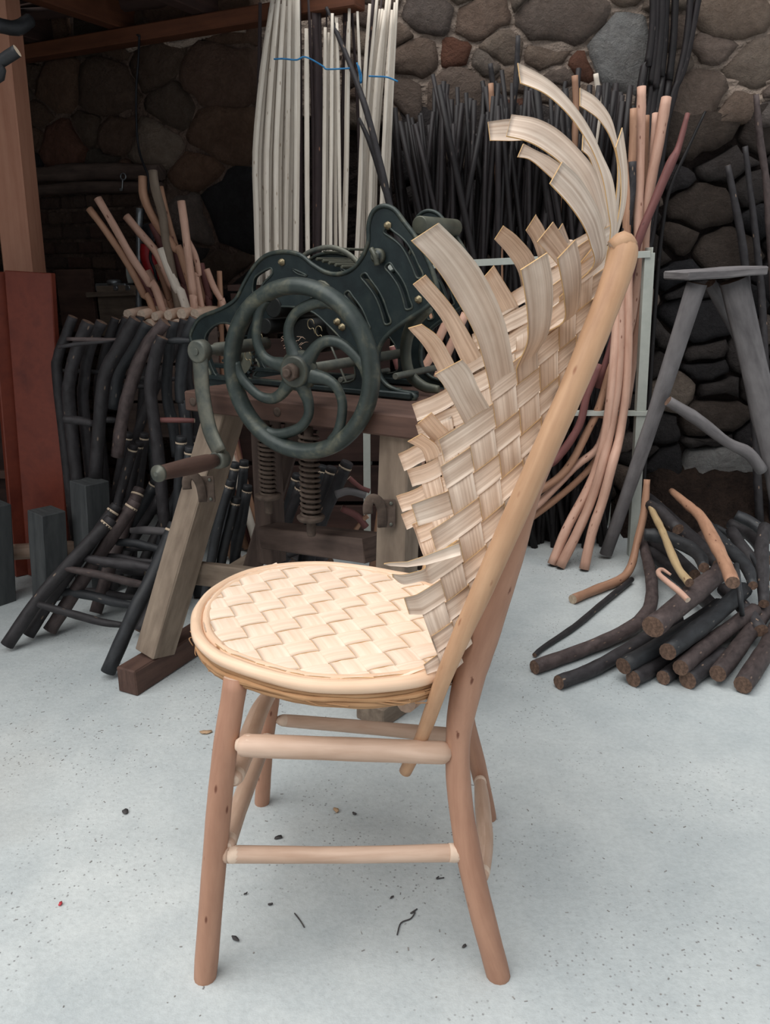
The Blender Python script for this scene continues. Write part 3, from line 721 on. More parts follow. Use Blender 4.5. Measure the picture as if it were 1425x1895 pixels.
# near wing, upright strips with their loose ends
make_A(0, -3.75); make_A(1, -2.0); make_A(2, .9)
make_A(3, 1.7, e1(K2, [(385, 400, 520, 335), (340, 320, 478, 240), (292, 258, 432, 182)], ((1.03, 1.0), (1.04, 1.02))))
make_A(4, 2.3, e1(K1, [(520, 1560, 670, 1480), (400, 1330, 560, 1230), (290, 1165, 450, 1080), (175, 1042, 318, 948)], ((1.03, .92), (1.05, .96))))
make_A(5, 2.6, e1(K1, [(785, 1580, 895, 1530), (788, 1450, 918, 1390), (772, 1310, 916, 1240), (750, 1195, 890, 1105)], ((1.05, .96), (1.07, 1.0))))
make_A(6, 3.2, e1(K1, [(975, 1470, 1040, 1425), (982, 1360, 1066, 1300), (965, 1240, 1066, 1160), (945, 1135, 1040, 1035)], ((1.09, 1.0), (1.11, 1.05))))
make_A(7, 4.2, e1(K1, [(1130, 1180, 1195, 1130), (1118, 1060, 1182, 950), (1080, 960, 1140, 840), (1005, 850, 1062, 715), (905, 740, 970, 625)], ((1.12, .98), (1.14, 1.02))))
make_A(8, 5.0, e1(K1, [(1165, 1020, 1202, 960), (1130, 900, 1190, 840), (1060, 760, 1150, 690), (970, 640, 1082, 590), (860, 555, 960, 468), (770, 512, 840, 402), (675, 490, 702, 378)], ((1.15, 1.0), (1.18, 1.08))))
NEARLOOSE = True
# near wing, cross strips
make_B(-7, .1, e1(K2, [(250, 1805, 234, 1755)], (1.01, 1.008))); make_B(-6, .1); make_B(-5, .15)
make_B(-4, .1, e1(K2, [(160, 1497, 132, 1410)], (1.01, 1.0)))
make_B(-3, .7, e1(K2, [(225, 1325, 235, 1262), (130, 1342, 135, 1290), (75, 1305, 72, 1288)], (1.01, .985)))
joined('back_strip', [strip_data([[P(*K2(x1, y1), Y), P(*K2((x1+x2)/2, (y1+y2)/2), Y), P(*K2(x2, y2), Y)] for x1, y1, x2, y2, Y in
      ((425, 1190, 415, 1130, 1.006), (340, 1215, 330, 1160, 1.0), (250, 1240, 240, 1195, .995), (150, 1252, 150, 1225, .99), (60, 1246, 62, 1230, .985), (30, 1238, 32, 1234, .98))], .0014)], [M['splint'], M['splint_edge']], chair, label='torn splint end curling off the back')
make_B(-2, 1.15); make_B(-1, 2.0, e1(K2, [(300, 1012, 264, 895), (205, 1040, 170, 930)], (1.0, .985)))
make_B(0, 2.0); make_B(1, 2.15); make_B(2, 4.0)
for r, c in ((3, 5.6), (4, 6.6), (5, 7.6)): make_B(r, c)
# far wing: the same weave turned over, its inner face towards us
make_A(0, -3.75, far=True); make_A(1, -1.4, far=True)
def farE(lst, Ya, Yb): return [K1(x1, y1)+(Ya+(Yb-Ya)*i/(len(lst)-1),)+K1(x2, y2)+(Ya+(Yb-Ya)*i/(len(lst)-1)+.01,) for i, (x1, y1, x2, y2) in enumerate(lst)]
def farK2(lst, Ya, Yb): return [K2(x1, y1)+(Ya+(Yb-Ya)*i/(len(lst)-1),)+K2(x2, y2)+(Ya+(Yb-Ya)*i/(len(lst)-1)+.01,) for i, (x1, y1, x2, y2) in enumerate(lst)]
make_A(2, .6, farK2([(420, 760, 345, 790), (345, 690, 260, 740), (300, 620, 225, 650), (222, 565, 152, 605)], 1.40, 1.34)[1:], far=True)
make_A(3, 1.0, farK2([(405, 590, 330, 640), (350, 540, 270, 590), (275, 455, 203, 512)], 1.385, 1.33), far=True)
make_A(4, 1.6, farK2([(500, 420, 400, 480), (400, 215, 320, 270), (320, 75, 240, 120), (225, 0, 155, 20)], 1.38, 1.28), far=True)
make_A(5, 1.9, farE([(640, 1800, 530, 1840), (520, 1600, 430, 1660), (400, 1400, 330, 1450), (250, 1222, 183, 1272)], 1.37, 1.24), far=True)
make_A(6, 2.6, farE([(780, 1520, 700, 1560), (735, 1380, 650, 1420), (610, 1172, 553, 1238)], 1.34, 1.27), far=True)
make_A(7, 2.9, farE([(820, 1320, 770, 1360), (830, 1150, 740, 1210), (745, 1030, 680, 1110), (660, 962, 613, 1035)], 1.32, 1.25), far=True)
make_A(8, 3.4, farE([(930, 1180, 880, 1240), (885, 1000, 820, 1060), (832, 903, 778, 988)], 1.30, 1.26), far=True)
# two more loose ends seen behind the crown
def loose(lst, Ya, Yb):
    rows = [tuple(P(*K1(a, b), Ya+(Yb-Ya)*i/(len(lst)-1)))+tuple(P(*K1(c, d), Ya+(Yb-Ya)*i/(len(lst)-1)+.012)) for i, (a, b, c, d) in enumerate(lst)]
    rows = [[Vector(q[:3])+(Vector(q[3:])-Vector(q[:3]))*j/4 for j in range(5)] for q in cat_rom(rows, 5)]
    joined('back_strip', [strip_data(rows, .0016)], [M['splint'], M['splint_edge']], chair)
loose([(1195, 1180, 1235, 1080), (1225, 1000, 1256, 980), (1212, 880, 1256, 880), (1185, 720, 1235, 720), (1140, 590, 1180, 590), (1085, 490, 1130, 480), (1010, 385, 1060, 365), (925, 300, 960, 248), (850, 250, 865, 172), (750, 210, 735, 105)], 1.14, 1.03)
loose([(1225, 1080, 1245, 1050), (1256, 960, 1275, 960), (1278, 830, 1303, 850), (1277, 690, 1314, 720), (1262, 600, 1308, 600), (1252, 550, 1286, 445)], 1.19, 1.16)
loose([(1090, 1260, 1180, 1180), (1060, 1160, 1130, 1080), (990, 1060, 1060, 960), (900, 1130, 960, 1010), (838, 1048, 922, 942)][:0] or [(1010, 1300, 1075, 1230), (985, 1240, 1050, 1170), (940, 1160, 1010, 1080), (838, 1048, 922, 942)], 1.27, 1.18)
loose([(1140, 1180, 1190, 1150), (1130, 1080, 1180, 1040), (1060, 900, 1120, 850), (970, 770, 1030, 700), (880, 680, 920, 610), (800, 615, 830, 565), (735, 600, 765, 530)], 1.25, 1.16)
loose([(1215, 1060, 1255, 1000), (1250, 850, 1270, 800), (1262, 640, 1275, 620), (1225, 500, 1256, 500), (1165, 405, 1222, 385), (1110, 360, 1150, 290), (1063, 330, 1063, 236)], 1.235, 1.20)
loose([(1190, 1000, 1245, 960), (1170, 800, 1225, 780), (1120, 620, 1165, 590), (1075, 565, 1080, 475)], 1.225, 1.19)
loose([(1130, 900, 1180, 860), (1060, 740, 1100, 650), (960, 600, 1010, 510), (820, 520, 860, 430), (690, 515, 720, 400), (590, 513, 578, 415)], 1.25, 1.17)
loose([(1010, 1160, 1050, 1120), (985, 1060, 1010, 1050), (950, 985, 972, 950)], 1.30, 1.26)
for r, c in ((-6, .15), (-5, .15), (-4, -.3), (-3, -.2), (-2, .6), (-1, .5), (0, 1.5), (1, 1.6), (2, 3.2), (3, 4.3), (4, 5.4), (5, 6.8)): make_B(r, c, far=True)
# back panel between the two poles, strips carrying over on the slant
Q = [P(u, v, y) for (u, v), y in zip(pole_px[2:-1], poleY[2:-1])]
QL = [Vector(q) for q in cat_rom(Q, 6)]; nQ = len(QL)
for k in range(-3, nQ-1, 4):
    for s in (0, 1):
        rows = []
        for i in range(13):
            t = i/12; row = []
            for j in range(3):
                idx = k+ (j/2)*3.6 + t*16*(1 if s else -1) + (0 if s else 0)
                idx2 = max(0, min(nQ-1.001, idx)); a = QL[int(idx2)]; b = QL[min(int(idx2)+1, nQ-1)]; q = a.lerp(b, idx2-int(idx2))
                y = q.y+.03+(2*YM-2*q.y-.06)*t; bow = .035*math.sin(math.pi*t)
                off = .002*math.sin(t*math.pi*4+(math.pi if (k//4+s) % 2 else 0))*(1 if s else -1)
                row.append(Vector((q.x-.006+bow+off, y, q.z)))
            rows.append(row)
        if (rows[0][0]-rows[0][2]).length+(rows[6][0]-rows[6][2]).length+(rows[12][0]-rows[12][2]).length < .06: continue
        joined('back_strip', [strip_data(rows, .0014)], [M['splint'], M['splint_edge']], chair)
# peeled poles that carry the back
pp = [P(u, v, y) for (u, v), y in zip(pole_px, poleY)]
pr = [.0095, .0100, .0115, .0130, .0140, .0150, .0155, .0160, .0165, .0175, .0180, .014]
tube('back_pole', pp, pr, [M['pole'], M['cutend']], chair, seg=14, per=5, knots=.02)
tube('back_pole', [mir(p) for p in pp], pr, [M['pole'], M['cutend']], chair, seg=12, per=5, knots=.02)
tip = pp[-2]
tube('pole_knot', [tip+Vector((-.014, 0, .006)), tip+Vector((0, 0, .014)), tip+Vector((.012, 0, .008))], [.010, .013, .008], [M['pole'], M['cutend']], chair, seg=10, per=3, knots=.05)
# ================================================================== bench with the iron splitting machine
KB = crop(330, 800, 2.85); KL = crop(0, 850, 3.1667); KM = crop(320, 370, 2.7404)
ZT = .75
bench = empty('workbench', G(500, 1180, 0)*1.0, 'heavy old wooden trestle bench carrying the cast-iron machine', 'workbench')
tl, tr = G(340, 722, ZT), G(822, 776, ZT); D = (tr-tl).normalized(); D.z = 0; D.normalize(); NB = Vector((-D.y, D.x, 0)); NB = NB if NB.y > 0 else -NB
L = (tr-tl).length
def top_at(s, t, z=ZT): return tl+D*s+NB*t+Vector((0, 0, z-ZT))
for k, (t0, wd) in enumerate(((0, .115), (.118, .15), (.271, .13))):
    bar('top_plank', top_at(-.004*k, t0+wd/2, ZT-.026), top_at(L+.006*k, t0+wd/2, ZT-.026), wd, (.050 if k == 0 else .046), M['benchtop'], bench, bev=.004, jit=.001)
# left splayed legs and their ground timber
foot_mat = M['benchtop']
fa, fb = G(240, 1258, .035), G(365, 1180, .035); fd = (fb-fa).normalized()
bar('ground_timber', fa+Vector((-.005, -.01, .0)), fa+fd*.62, .062, .070, M['benchtop'], bench, bev=.004, jit=.0015)
lb_ = fa+fd*.10; bar('leg', Vector((lb_.x, lb_.y, .068)), Vector((*(top_at(.085, .055)).to_tuple()[:2], ZT-.052)), .066, .085, M['oldwood'], bench, up=NB, bev=.003, jit=.001)
ll = fa+fd*.50; bar('leg', Vector((ll.x, ll.y, .07)), Vector((*(top_at(.11, .34)).to_tuple()[:2], ZT-.052)), .055, .075, M['darkwood'], bench, up=(0, 1, 0), bev=.003)
# right legs and ground timber
ga = G(682, 1318, .026)
bar('ground_timber', G(640, 1330, .026)+Vector((.055, .02, 0)), G(640, 1330, .026)+Vector((.055, .02, 0))+NB*.30+D*.03, .085, .052, M['oldwood'], bench, bev=.004, jit=.0015)
rl = top_at(L-.135, .055); bar('leg', Vector((rl.x-.018, rl.y+.01, .052)), Vector((rl.x, rl.y, ZT-.052)), .075, .065, M['oldwood'], bench, up=NB, bev=.003, jit=.001)
rl2 = top_at(L-.09, .34); bar('leg', Vector((rl2.x-.01, rl2.y, .052)), Vector((rl2.x, rl2.y, ZT-.052)), .07, .06, M['darkwood'], bench, up=NB, bev=.003)
# middle post behind, rails
mp = P(492, 790, 2.22); bar('post', Vector((mp.x, mp.y, .22)), Vector((mp.x, mp.y, ZT-.052)), .062, .062, M['darkwood'], bench, up=NB, bev=.003)
bar('rail', P(350, 1058, 2.03), P(500, 1076, 1.93), .026, .062, M['oldwood'], bench, bev=.003, jit=.001)
bar('rail', P(500, 990, 2.17), P(694, 1014, 1.83), .075, .062, M['darkwood'], bench, bev=.003, jit=.001)
bar('rail', P(752, 1020, 1.86), P(800, 1030, 1.80), .06, .06, M['darkwood'], bench, bev=.003)
q = P(455, 1060, 2.1); bar('brace', P(400, 1078, 2.2), P(480, 1028, 2.35), .05, .03, M['oldwood'], bench, bev=.002)
# iron strap hooks on the two front legs
def hook(u, v, Y, s=1.0):
    c = P(u, v, Y); pl_ = bar('hook_plate', c+Vector((.018, 0, -.032*s))+NB*0, c+Vector((.018, 0, .032*s)), .040*s, .006, M['rust'], bench, up=(0, 1, 0), bev=.001)
    n = Vector((0, -1, 0)); 
    pts = [c+Vector((.010, -.004, -.03)), c+Vector((.008, -.012, .010)), c+Vector((.0, -.020, .034)), c+Vector((-.014, -.022, .040)), c+Vector((-.022, -.024, .026)), c+Vector((-.022, -.024, .006))]
    tube('hook', pts, [.011]*6, M['rust'], pl_, seg=8, per=4, flat=(.25, 1.0, (0.3, -1, 0)))
    for dz in (-.024, .024): joined('screw', [lathe_data(c+Vector((.028, -.003, dz)), (0, -1, 0), [(0, .004), (.002, .004), (.003, .002)], 8)], M['ironworn'], pl_)
hook(368, 905, 1.885); hook(700, 950, rl.y-.038)
# bolts along the front edge
for s in (.03, L-.03, .30):
    joined('bolt', [lathe_data(top_at(s, 0, ZT-.026), -NB, [(-.004, .011), (.002, .011), (.004, .006)], 10)], M['rust'], bench)
# threaded feed screws with springs below the top
def spring(u, v0, v1, Y, r, turns):
    a, b = P(u, v0, Y), P(u, v1, Y); b.x = a.x
    pts = []
    n = turns*10
    for i in range(n+1):
        t = i/n; an = 6.2832*turns*t; pts.append((a.x+math.cos(an)*r, a.y+math.sin(an)*r, a.z+(b.z-a.z)*t))
    return pts, a, b

# ------------------------------------------------------------------ machine
mach = empty('splitting_machine', top_at(.34, .2, ZT), 'green-black cast-iron hand machine with spoked handwheel on the wooden bench', 'machine')
MO = G(765, 738, ZT); MO.z = 0
def mp_(u, v, off=0.0):                 # plane of the near side frame (off: further back)
    return PL(u, v, MO+NB*off, NB)
def loc2(p): return (p-MO).dot(D), p.z
def plate(name, outer, holes, th, off, mat, parent, lip=None):
    cu_ = bpy.data.curves.new(name, 'CURVE'); cu_.dimensions = '2D'; cu_.fill_mode = 'BOTH'; cu_.extrude = th/2-.0012; cu_.bevel_depth = .0012; cu_.bevel_resolution = 1
    for ring in [outer]+holes:
        pts = cat_rom([loc2(mp_(*KM(x, y))) for x, y in ring], 4, True); s = cu_.splines.new('POLY'); s.points.add(len(pts)-1)
        for k, (a, b) in enumerate(pts): s.points[k].co = (a, b, 0, 1)
        s.use_cyclic_u = True
    o = bpy.data.objects.new(name, cu_); COL.objects.link(o); bpy.context.view_layer.update()
    me = bpy.data.meshes.new_from_object(o.evaluated_get(bpy.context.evaluated_depsgraph_get())); bpy.data.objects.remove(o)
    V = [MO+D*v.co.x+Vector((0, 0, v.co.y))+NB*(off+v.co.z) for v in me.vertices]; F = [tuple(p.vertices) for p in me.polygons]
    ob = mk(name, V, F, mat, parent, smooth=False)
    if lip:
        for ring, rr in [(outer, lip)]+[(h, lip*.5) for h in holes]:
            pts = [MO+D*a+Vector((0, 0, b))+NB*(off-th*.5) for a, b in [loc2(mp_(*KM(x, y))) for x, y in ring]]
            tube('raised_edge', pts, rr, M['ironlip'], ob, seg=6, per=4, closed=True)
    return ob
OUT = [(100, 705), (112, 650), (150, 595), (250, 553), (325, 505), (368, 425), (415, 345), (475, 285), (560, 264), (650, 278), (715, 328), (785, 368), (850, 376), (915, 352), (968, 290), (998, 215), (1000, 130), (1022, 62), (1070, 32), (1128, 48), (1180, 112), (1248, 205),
       (1308, 325), (1345, 440), (1338, 500), (1290, 545), (1190, 612), (1110, 672), (1062, 730), (1044, 800), (1052, 880), (1090, 935), (1150, 965), (1225, 985), (1222, 1012), (1100, 1006), (900, 990), (600, 970), (300, 950), (180, 940), (178, 915), (200, 880), (150, 800)]
def arc(p0, p1, p2, w):
    c = cat_rom([p0, p1, p2], 3); A = []; B = []
    for i, p in enumerate(c):
        a = c[max(i-1, 0)]; b = c[min(i+1, len(c)-1)]; dx, dy = b[0]-a[0], b[1]-a[1]; l = math.hypot(dx, dy); A.append((p[0]-dy/l*w/2, p[1]+dx/l*w/2)); B.append((p[0]+dy/l*w/2, p[1]-dx/l*w/2))
    return A+B[::-1]
SL = [arc((1085, 150), (1185, 235), (1262, 390), 34), arc((1095, 330), (1165, 430), (1205, 550), 34), arc((972, 380), (1050, 490), (1098, 625), 31), arc((888, 470), (955, 560), (995, 655), 28),
      [(415, 425), (430, 385), (500, 345), (512, 375), (470, 420), (440, 470), (415, 470)], [(615, 350), (690, 385), (640, 375)],
      [(170, 720), (200, 650), (265, 622), (330, 650), (350, 740), (330, 860), (280, 905), (220, 880)],
      [(430, 560), (560, 540), (700, 560), (800, 640), (905, 760), (930, 860), (905, 920), (700, 930), (500, 915), (390, 900), (360, 800), (370, 680)]]
near = plate('side_frame', OUT, SL, .012, 0, M['iron'], mach, lip=.0056)
far_ = plate('side_frame', OUT, SL, .012, .20, M['iron'], mach, lip=.0048)
# crossing rods, rollers, drums between the frames
def cross(name, x, y, r, mat, a=-.01, b=.21, seg=16, parent=None):
    p = mp_(*KM(x, y)); return joined(name, [lathe_data(p, NB, [(a, r*.9), (a+.002, r), (b-.002, r), (b, r*.9)], seg)], mat, parent or mach)
cross('roller', 520, 545, .026, M['irondark']); cross('roller', 480, 640, .020, M['irondark']); cross('roller', 760, 480, .034, M['iron'])
cross('tie_rod', 1150, 890, .008, M['ironworn'], -.02); cross('tie_rod', 860, 910, .007, M['ironworn']); cross('tie_rod', 1215, 125, .020, M['iron'], .03, .20)
cross('blade_drum', 800, 640, .040, M['irondark'], .03, .18); cross('blade_drum', 620, 700, .045, M['irondark'], .04, .17)
# guard hoops and bars over the top
for off in (.05, .16):
    tube('guard_hoop', [mp_(*KM(x, y), off) for x, y in ((640, 300), (700, 262), (790, 240), (870, 262), (930, 310), (960, 360))], .0035, M['ironworn'], mach, seg=6, flat=(1, 2.0, NB))
for x, y in ((700, 262), (760, 246), (830, 248), (890, 275)): cross('guard_bar', x, y, .003, M['iron'], .05, .16, 6)
for k in range(5): cross('roller_rib', 690+k*32, 300+k*10, .004, M['iron'], .03, .18, 6)
# bolts with nuts on the near frame
def bolt(x, y, r, off=-.006):
    p = mp_(*KM(x, y), off); b_ = joined('bolt', [lathe_data(p, -NB, [(0, r*1.25), (.002, r*1.25), (.0022, r), (.008, r), (.0085, r*.5), (.013, r*.45)], 6)], M['brass'], mach)
for x, y in ((555, 316), (1092, 130), (1248, 505), (835, 618), (860, 645)): bolt(x, y, .0075)
lev = mp_(*KM(1048, 285), -.006)
joined('clamp', [lathe_data(lev, -NB, [(0, .017), (.012, .017), (.014, .010), (.022, .009)], 16), tube_data([lev-NB*.016+D*-.012+Vector((0, 0, .016)), lev-NB*.018, lev-NB*.016+D*.004+Vector((0, 0, -.020))], [.006, .007, .006], seg=8)], M['iron'], mach)
# feet of the frames
for off in (0, .20):
    a = mp_(*KM(1060, 980), off); b_ = mp_(*KM(1225, 995), off); a.z = b_.z = ZT+.008
    bar('frame_foot', a, b_, .045, .016, M['iron'], mach, bev=.003)
    joined('foot_bolt', [lathe_data((a+b_)/2+Vector((0, 0, .008)), (0, 0, 1), [(0, .010), (.006, .010), (.007, .005)], 6)], M['iron'], mach)
    a = mp_(*KM(185, 945), off); c = mp_(*KM(1060, 985), off); a.z = c.z = ZT+.006; bar('frame_sole', a, c, .03, .012, M['iron'], mach, bev=.002)
# a casting that drops back to the right of the far frame
tube('rear_bracket', [mp_(*KM(x, y), .06) for x, y in ((1300, 540), (1210, 640), (1180, 760), (1200, 880), (1270, 945), (1350, 962))], [.012, .014, .013, .013, .011, .008], M['iron'], mach, seg=8, flat=(.6, 1.2, NB))
# small gear at the crank shaft
gp = mp_(*KM(335, 790), -.01); teeth = []
for k in range(22):
    a = k*6.2832/22; o = gp+D*math.cos(a)*.050+Vector((0, 0, math.sin(a)*.050)); o2 = gp+D*math.cos(a)*.058+Vector((0, 0, math.sin(a)*.058)); teeth.append(box_data(o, o2, .007, .014, NB, 0))
gear = joined('gear', [lathe_data(gp, NB, [(-.006, .050), (.008, .050)], 24), lathe_data(gp, -NB, [(.0, .018), (.014, .018)], 14)], M['iron'], mach)
joined('gear_teeth', teeth, M['iron'], gear)
# bent wire pins hung on the frame
for x, y in ((700, 630), (740, 665), (440, 700), (380, 790)):
    p = mp_(*KM(x, y), -.03); pts = [p+D*math.cos(t)*.010+Vector((0, 0, math.sin(t)*.012)) for t in (0, .9, 1.8, 2.7, 3.6, 4.5, 5.4)]+[p+D*.012+Vector((0, 0, -.022))]
    tube('wire_pin', pts, .0012, M['brass'], mach, seg=5, per=3)
pts = [mp_(*KM(x, y), -.02) for x, y in ((700, 560), (690, 640), (730, 720), (800, 740), (860, 880))]
tube('thin_rod', [mp_(*KM(800, 735), .0), mp_(*KM(893, 960), .0)], .003, M['ironworn'], mach, seg=6)
# straw caught in the works
st = []
for k in range(26):
    p = mp_(*KM(rnd.uniform(560, 650), rnd.uniform(690, 760)), -.02+rnd.uniform(-.01, .02)); d_ = Vector((rnd.uniform(-1, 1), rnd.uniform(-1, 1), rnd.uniform(-.8, .6)))*.022
    st.append(tube_data([p, p+d_*.6+Vector((0, 0, .003)), p+d_], .0006, seg=4, per=2))
joined('straw', st, M['rung'], mach, kind='stuff')

# handwheel
MF = (MO-tl).dot(NB)
WC = PL(553, 686, MO-NB*(MF+.040), NB); RW = .2135*(WC.y/2.07)**1.0*1.0
RW = 151.5/FPX*(WC.y*cp-(WC.z-CAMH)*sp)
ax = (Matrix.Rotation(math.radians(6), 3, 'Z') @ (-NB)); DW = Vector((-ax.y, ax.x, 0))
if DW.dot(D) < 0: DW = -DW
def wpnt(r, a, o=0.0): return WC+DW*(r*math.sin(a))+Vector((0, 0, r*math.cos(a)))+ax*o
wheel = empty('handwheel', wloc(mach)-wloc(mach), None); wheel.parent = mach; wheel.location = WC-wloc(mach)
tube('rim', [wpnt(RW, 2*math.pi*k/28) for k in range(28)], .0200, M['ironlip'], wheel, seg=12, per=2, closed=True, flat=(1.15, .9, ax))
for k in range(6):
    prof = [(r*RW/.201, d) for r, d in ((.030, -16), (.052, -19), (.082, -20), (.112, -14), (.140, -2), (.163, 12), (.182, 22), (.194, 30))]
    a0 = math.radians(60*k+2)
    tube('spoke', [wpnt(r, a0+math.radians(d)) for r, d in prof], [.022, .0170, .0135, .0122, .0118, .0122, .0135, .016], M['ironlip'], wheel, seg=8, per=4, flat=(.75, 1.0, ax))
hub = joined('hub', [lathe_data(WC, ax, [(-.03, .022), (-.014, .040), (-.006, .045), (.006, .044), (.012, .035), (.022, .034), (.024, .030)], 24)], M['iron'], wheel)
joined('nut', [lathe_data(WC, ax, [(.024, .0190), (.040, .0190), (.042, .016)], 6), lathe_data(WC, ax, [(.042, .009), (.050, .009), (.051, .007)], 12)], M['rust'], hub)
joined('shaft', [lathe_data(WC, NB, [(.0, .012), (MF+.24, .012)], 14)], M['ironworn'], mach)
# crank
CO = MO-NB*(MF+.045)
cp0 = PL(370, 650, CO, NB)
joined('crank_shaft', [lathe_data(cp0+ax*.005, NB, [(0, .011), (.05, .012), (.06, .016), (MF+.05, .016)], 14)], M['ironworn'], mach)
arm = tube('crank_arm', [cp0, PL(372, 690, CO-NB*.006, NB), PL(376, 735, CO-NB*.010, NB), PL(388, 795, CO-NB*.018, NB), PL(407, 838, CO-NB*.024, NB)], [.020, .019, .0185, .0185, .018], M['ironworn'], mach, seg=10, flat=(.45, 1.15, ax))
joined('crank_boss', [lathe_data(cp0+ax*-.012, ax, [(0, .027), (.024, .027), (.027, .023)], 20), lathe_data(cp0, ax, [(.014, .009), (.018, .008)], 10)], M['ironworn'], arm)
g0 = PL(407, 850, CO-NB*.018, NB); g1 = P(290, 877, g0.y-.20)
gd = (g1-g0); gl = gd.length
joined('crank_collar', [lathe_data(g0-gd.normalized()*.018, gd, [(0, .017), (.004, .022), (.03, .022), (.034, .017)], 16)], M['ironworn'], arm)
grip = joined('grip', [lathe_data(g0, gd, [(.02, .015), (.05, .019), (gl*.5, .0200), (gl*.9, .0165), (gl-.008, .0150)], 18)], M['benchtop'], mach, label='turned wooden grip of the crank')
joined('end_cap', [lathe_data(g1-gd.normalized()*.01, gd, [(0, .0185), (.008, .0185), (.009, .013), (.010, .013), (.0102, .006), (.014, .005)], 18)], M['ironworn'], grip)
# springs under the top, on threaded rods with washers
for (u, v0, v1, Y, r, n) in ((491, 790, 915, 1.98, .019, 15), (571, 800, 955, 1.86, .022, 16)):
    pts, a, b_ = spring(u, v0, v1, Y, r, n)
    a.z = ZT-.06
    tube('spring', pts, .0042, M['rust'], mach, seg=6, per=1, smooth_path=False)
    joined('screw_rod', [lathe_data(Vector((a.x, a.y, b_.z-.05)), (0, 0, 1), [(0, .009), (.005, .011), (a.z-b_.z+.05, .011)], 12)], M['rust'], mach)
    joined('washer', [lathe_data(b_, (0, 0, 1), [(-.010, .030), (-.003, .034), (.0, .034), (.003, .024)], 20)], M['rust'], mach)
# ================================================================== trestle on the right
KR = crop(900, 0, 2.7143); KP = crop(880, 800, 2.6147); KF = crop(0, 550, 3.3929); KS = crop(0, 0, 2.85); KU = crop(440, 0, 2.85)
KLAD = crop(0, 850, 3.1667)
tres = empty('sawhorse', G(1200, 1000, 0), 'weathered grey wooden trestle with a short thick plank on top, against the stones', 'trestle')
a, b = P(1262, 516, 2.62), P(1396, 508, 2.86)
YT = 2.74
bar('seat_plank', P(1250, 510, YT), P(1394, 500, YT+.04), .17, .028, M['greywood'], tres, up=(0, 0, 1), bev=.005, jit=.002)
def tleg(u0, v0, Y0, u1, v1, Y1, w0, w1, mat='greywood', name='leg'):
    tube(name, [P(u0, v0, Y0), P((u0+u1)/2+3, (v0+v1)/2, (Y0+Y1)/2), P(u1, v1, Y1)], [w0, (w0+w1)/2, w1], [M[mat], M['logend']], tres, seg=10, knots=.05, flat=(.8, 1.15, (0, 1, 0)))
ft = G(1121, 1030, .008)
tleg(1121, 1026, ft.y, 1290, 524, YT-.03, .020, .028)
tleg(1425+40, 1010, YT+.05, 1358, 518, YT+.01, .036, .040)
tleg(1400, 700, YT+.32, 1314, 524, YT+.08, .016, .018)
g = G(1470, 985, .01); tleg(1480, 960, YT+.35, 1392, 690, YT+.31, .018, .018)
tube('brace', [P(1236, 742, YT-.02), P(1290, 776, YT-.02), P(1345, 818, YT-.01), P(1384, 838, YT), P(1410, 870, YT+.02)], [.018, .020, .018, .022, .02], [M['greywood'], M['logend']], tres, seg=10, knots=.05)

# ================================================================== metal rack
YR = G(1172, 1030, 0).y
rack = empty('metal_rack', Vector((P(935, 800, YR).x, YR+.15, 0)), 'pale grey angle-steel rack frame holding the upright rods', 'rack')
def rbar(name, p, q, w=.028, h=.028):
    d = (q-p).normalized(); up = Vector((0, 1, 0)) if abs(d.y) < .9 else Vector((0, 0, 1)); s = d.cross(up).normalized()
    joined(name, [box_data(p, q, w, .004, up, .0008), box_data(p+s*(w/2-.002)+up*(h/2), q+s*(w/2-.002)+up*(h/2), .004, h, up, .0008)], M['rackpaint'], rack)
xr = G(1172, 1030, 0).x; xl = P(679, 850, YR).x; zt = P(1203, 468, YR).z; zm = P(1150, 765, YR).z; xt = P(1203, 466, YR).x
rbar('post', Vector((xr, YR, 0)), Vector((xt, YR, zt)), .034); rbar('post', Vector((xl, YR, 0)), Vector((xl, YR, zt-.03)), .026)
rbar('post', Vector((xr, YR+.38, 0)), Vector((xt, YR+.38, zt)), .026); rbar('post', Vector((xl, YR+.38, 0)), Vector((xl, YR+.38, zt-.03)), .026)
rbar('crossbar', Vector((xl, YR-.006, zt-.05)), Vector((xt, YR-.006, zt-.004)), .022, .03); rbar('crossbar', Vector((xl, YR+.38, zt-.05)), Vector((xt, YR+.38, zt-.004)), .02)
rbar('crossbar', Vector((xl, YR-.006, zm)), Vector((xr+.03, YR-.006, zm)), .016)
rbar('side_bar', Vector((xt, YR, zt-.01)), Vector((xt, YR+.38, zt-.01)), .02); rbar('side_bar', Vector((xl, YR, zt-.05)), Vector((xl, YR+.38, zt-.05)), .02)

# ================================================================== upright rods
def rod(name, label, cat, group, pts, rad, mats, seg=7, per=4, knots=.05, parent=None):
    return tube(name, pts, rad, [M[m] for m in mats], parent, seg=seg, per=per, knots=knots, label=label, cat=cat, group=group)
R2 = random.Random(3)

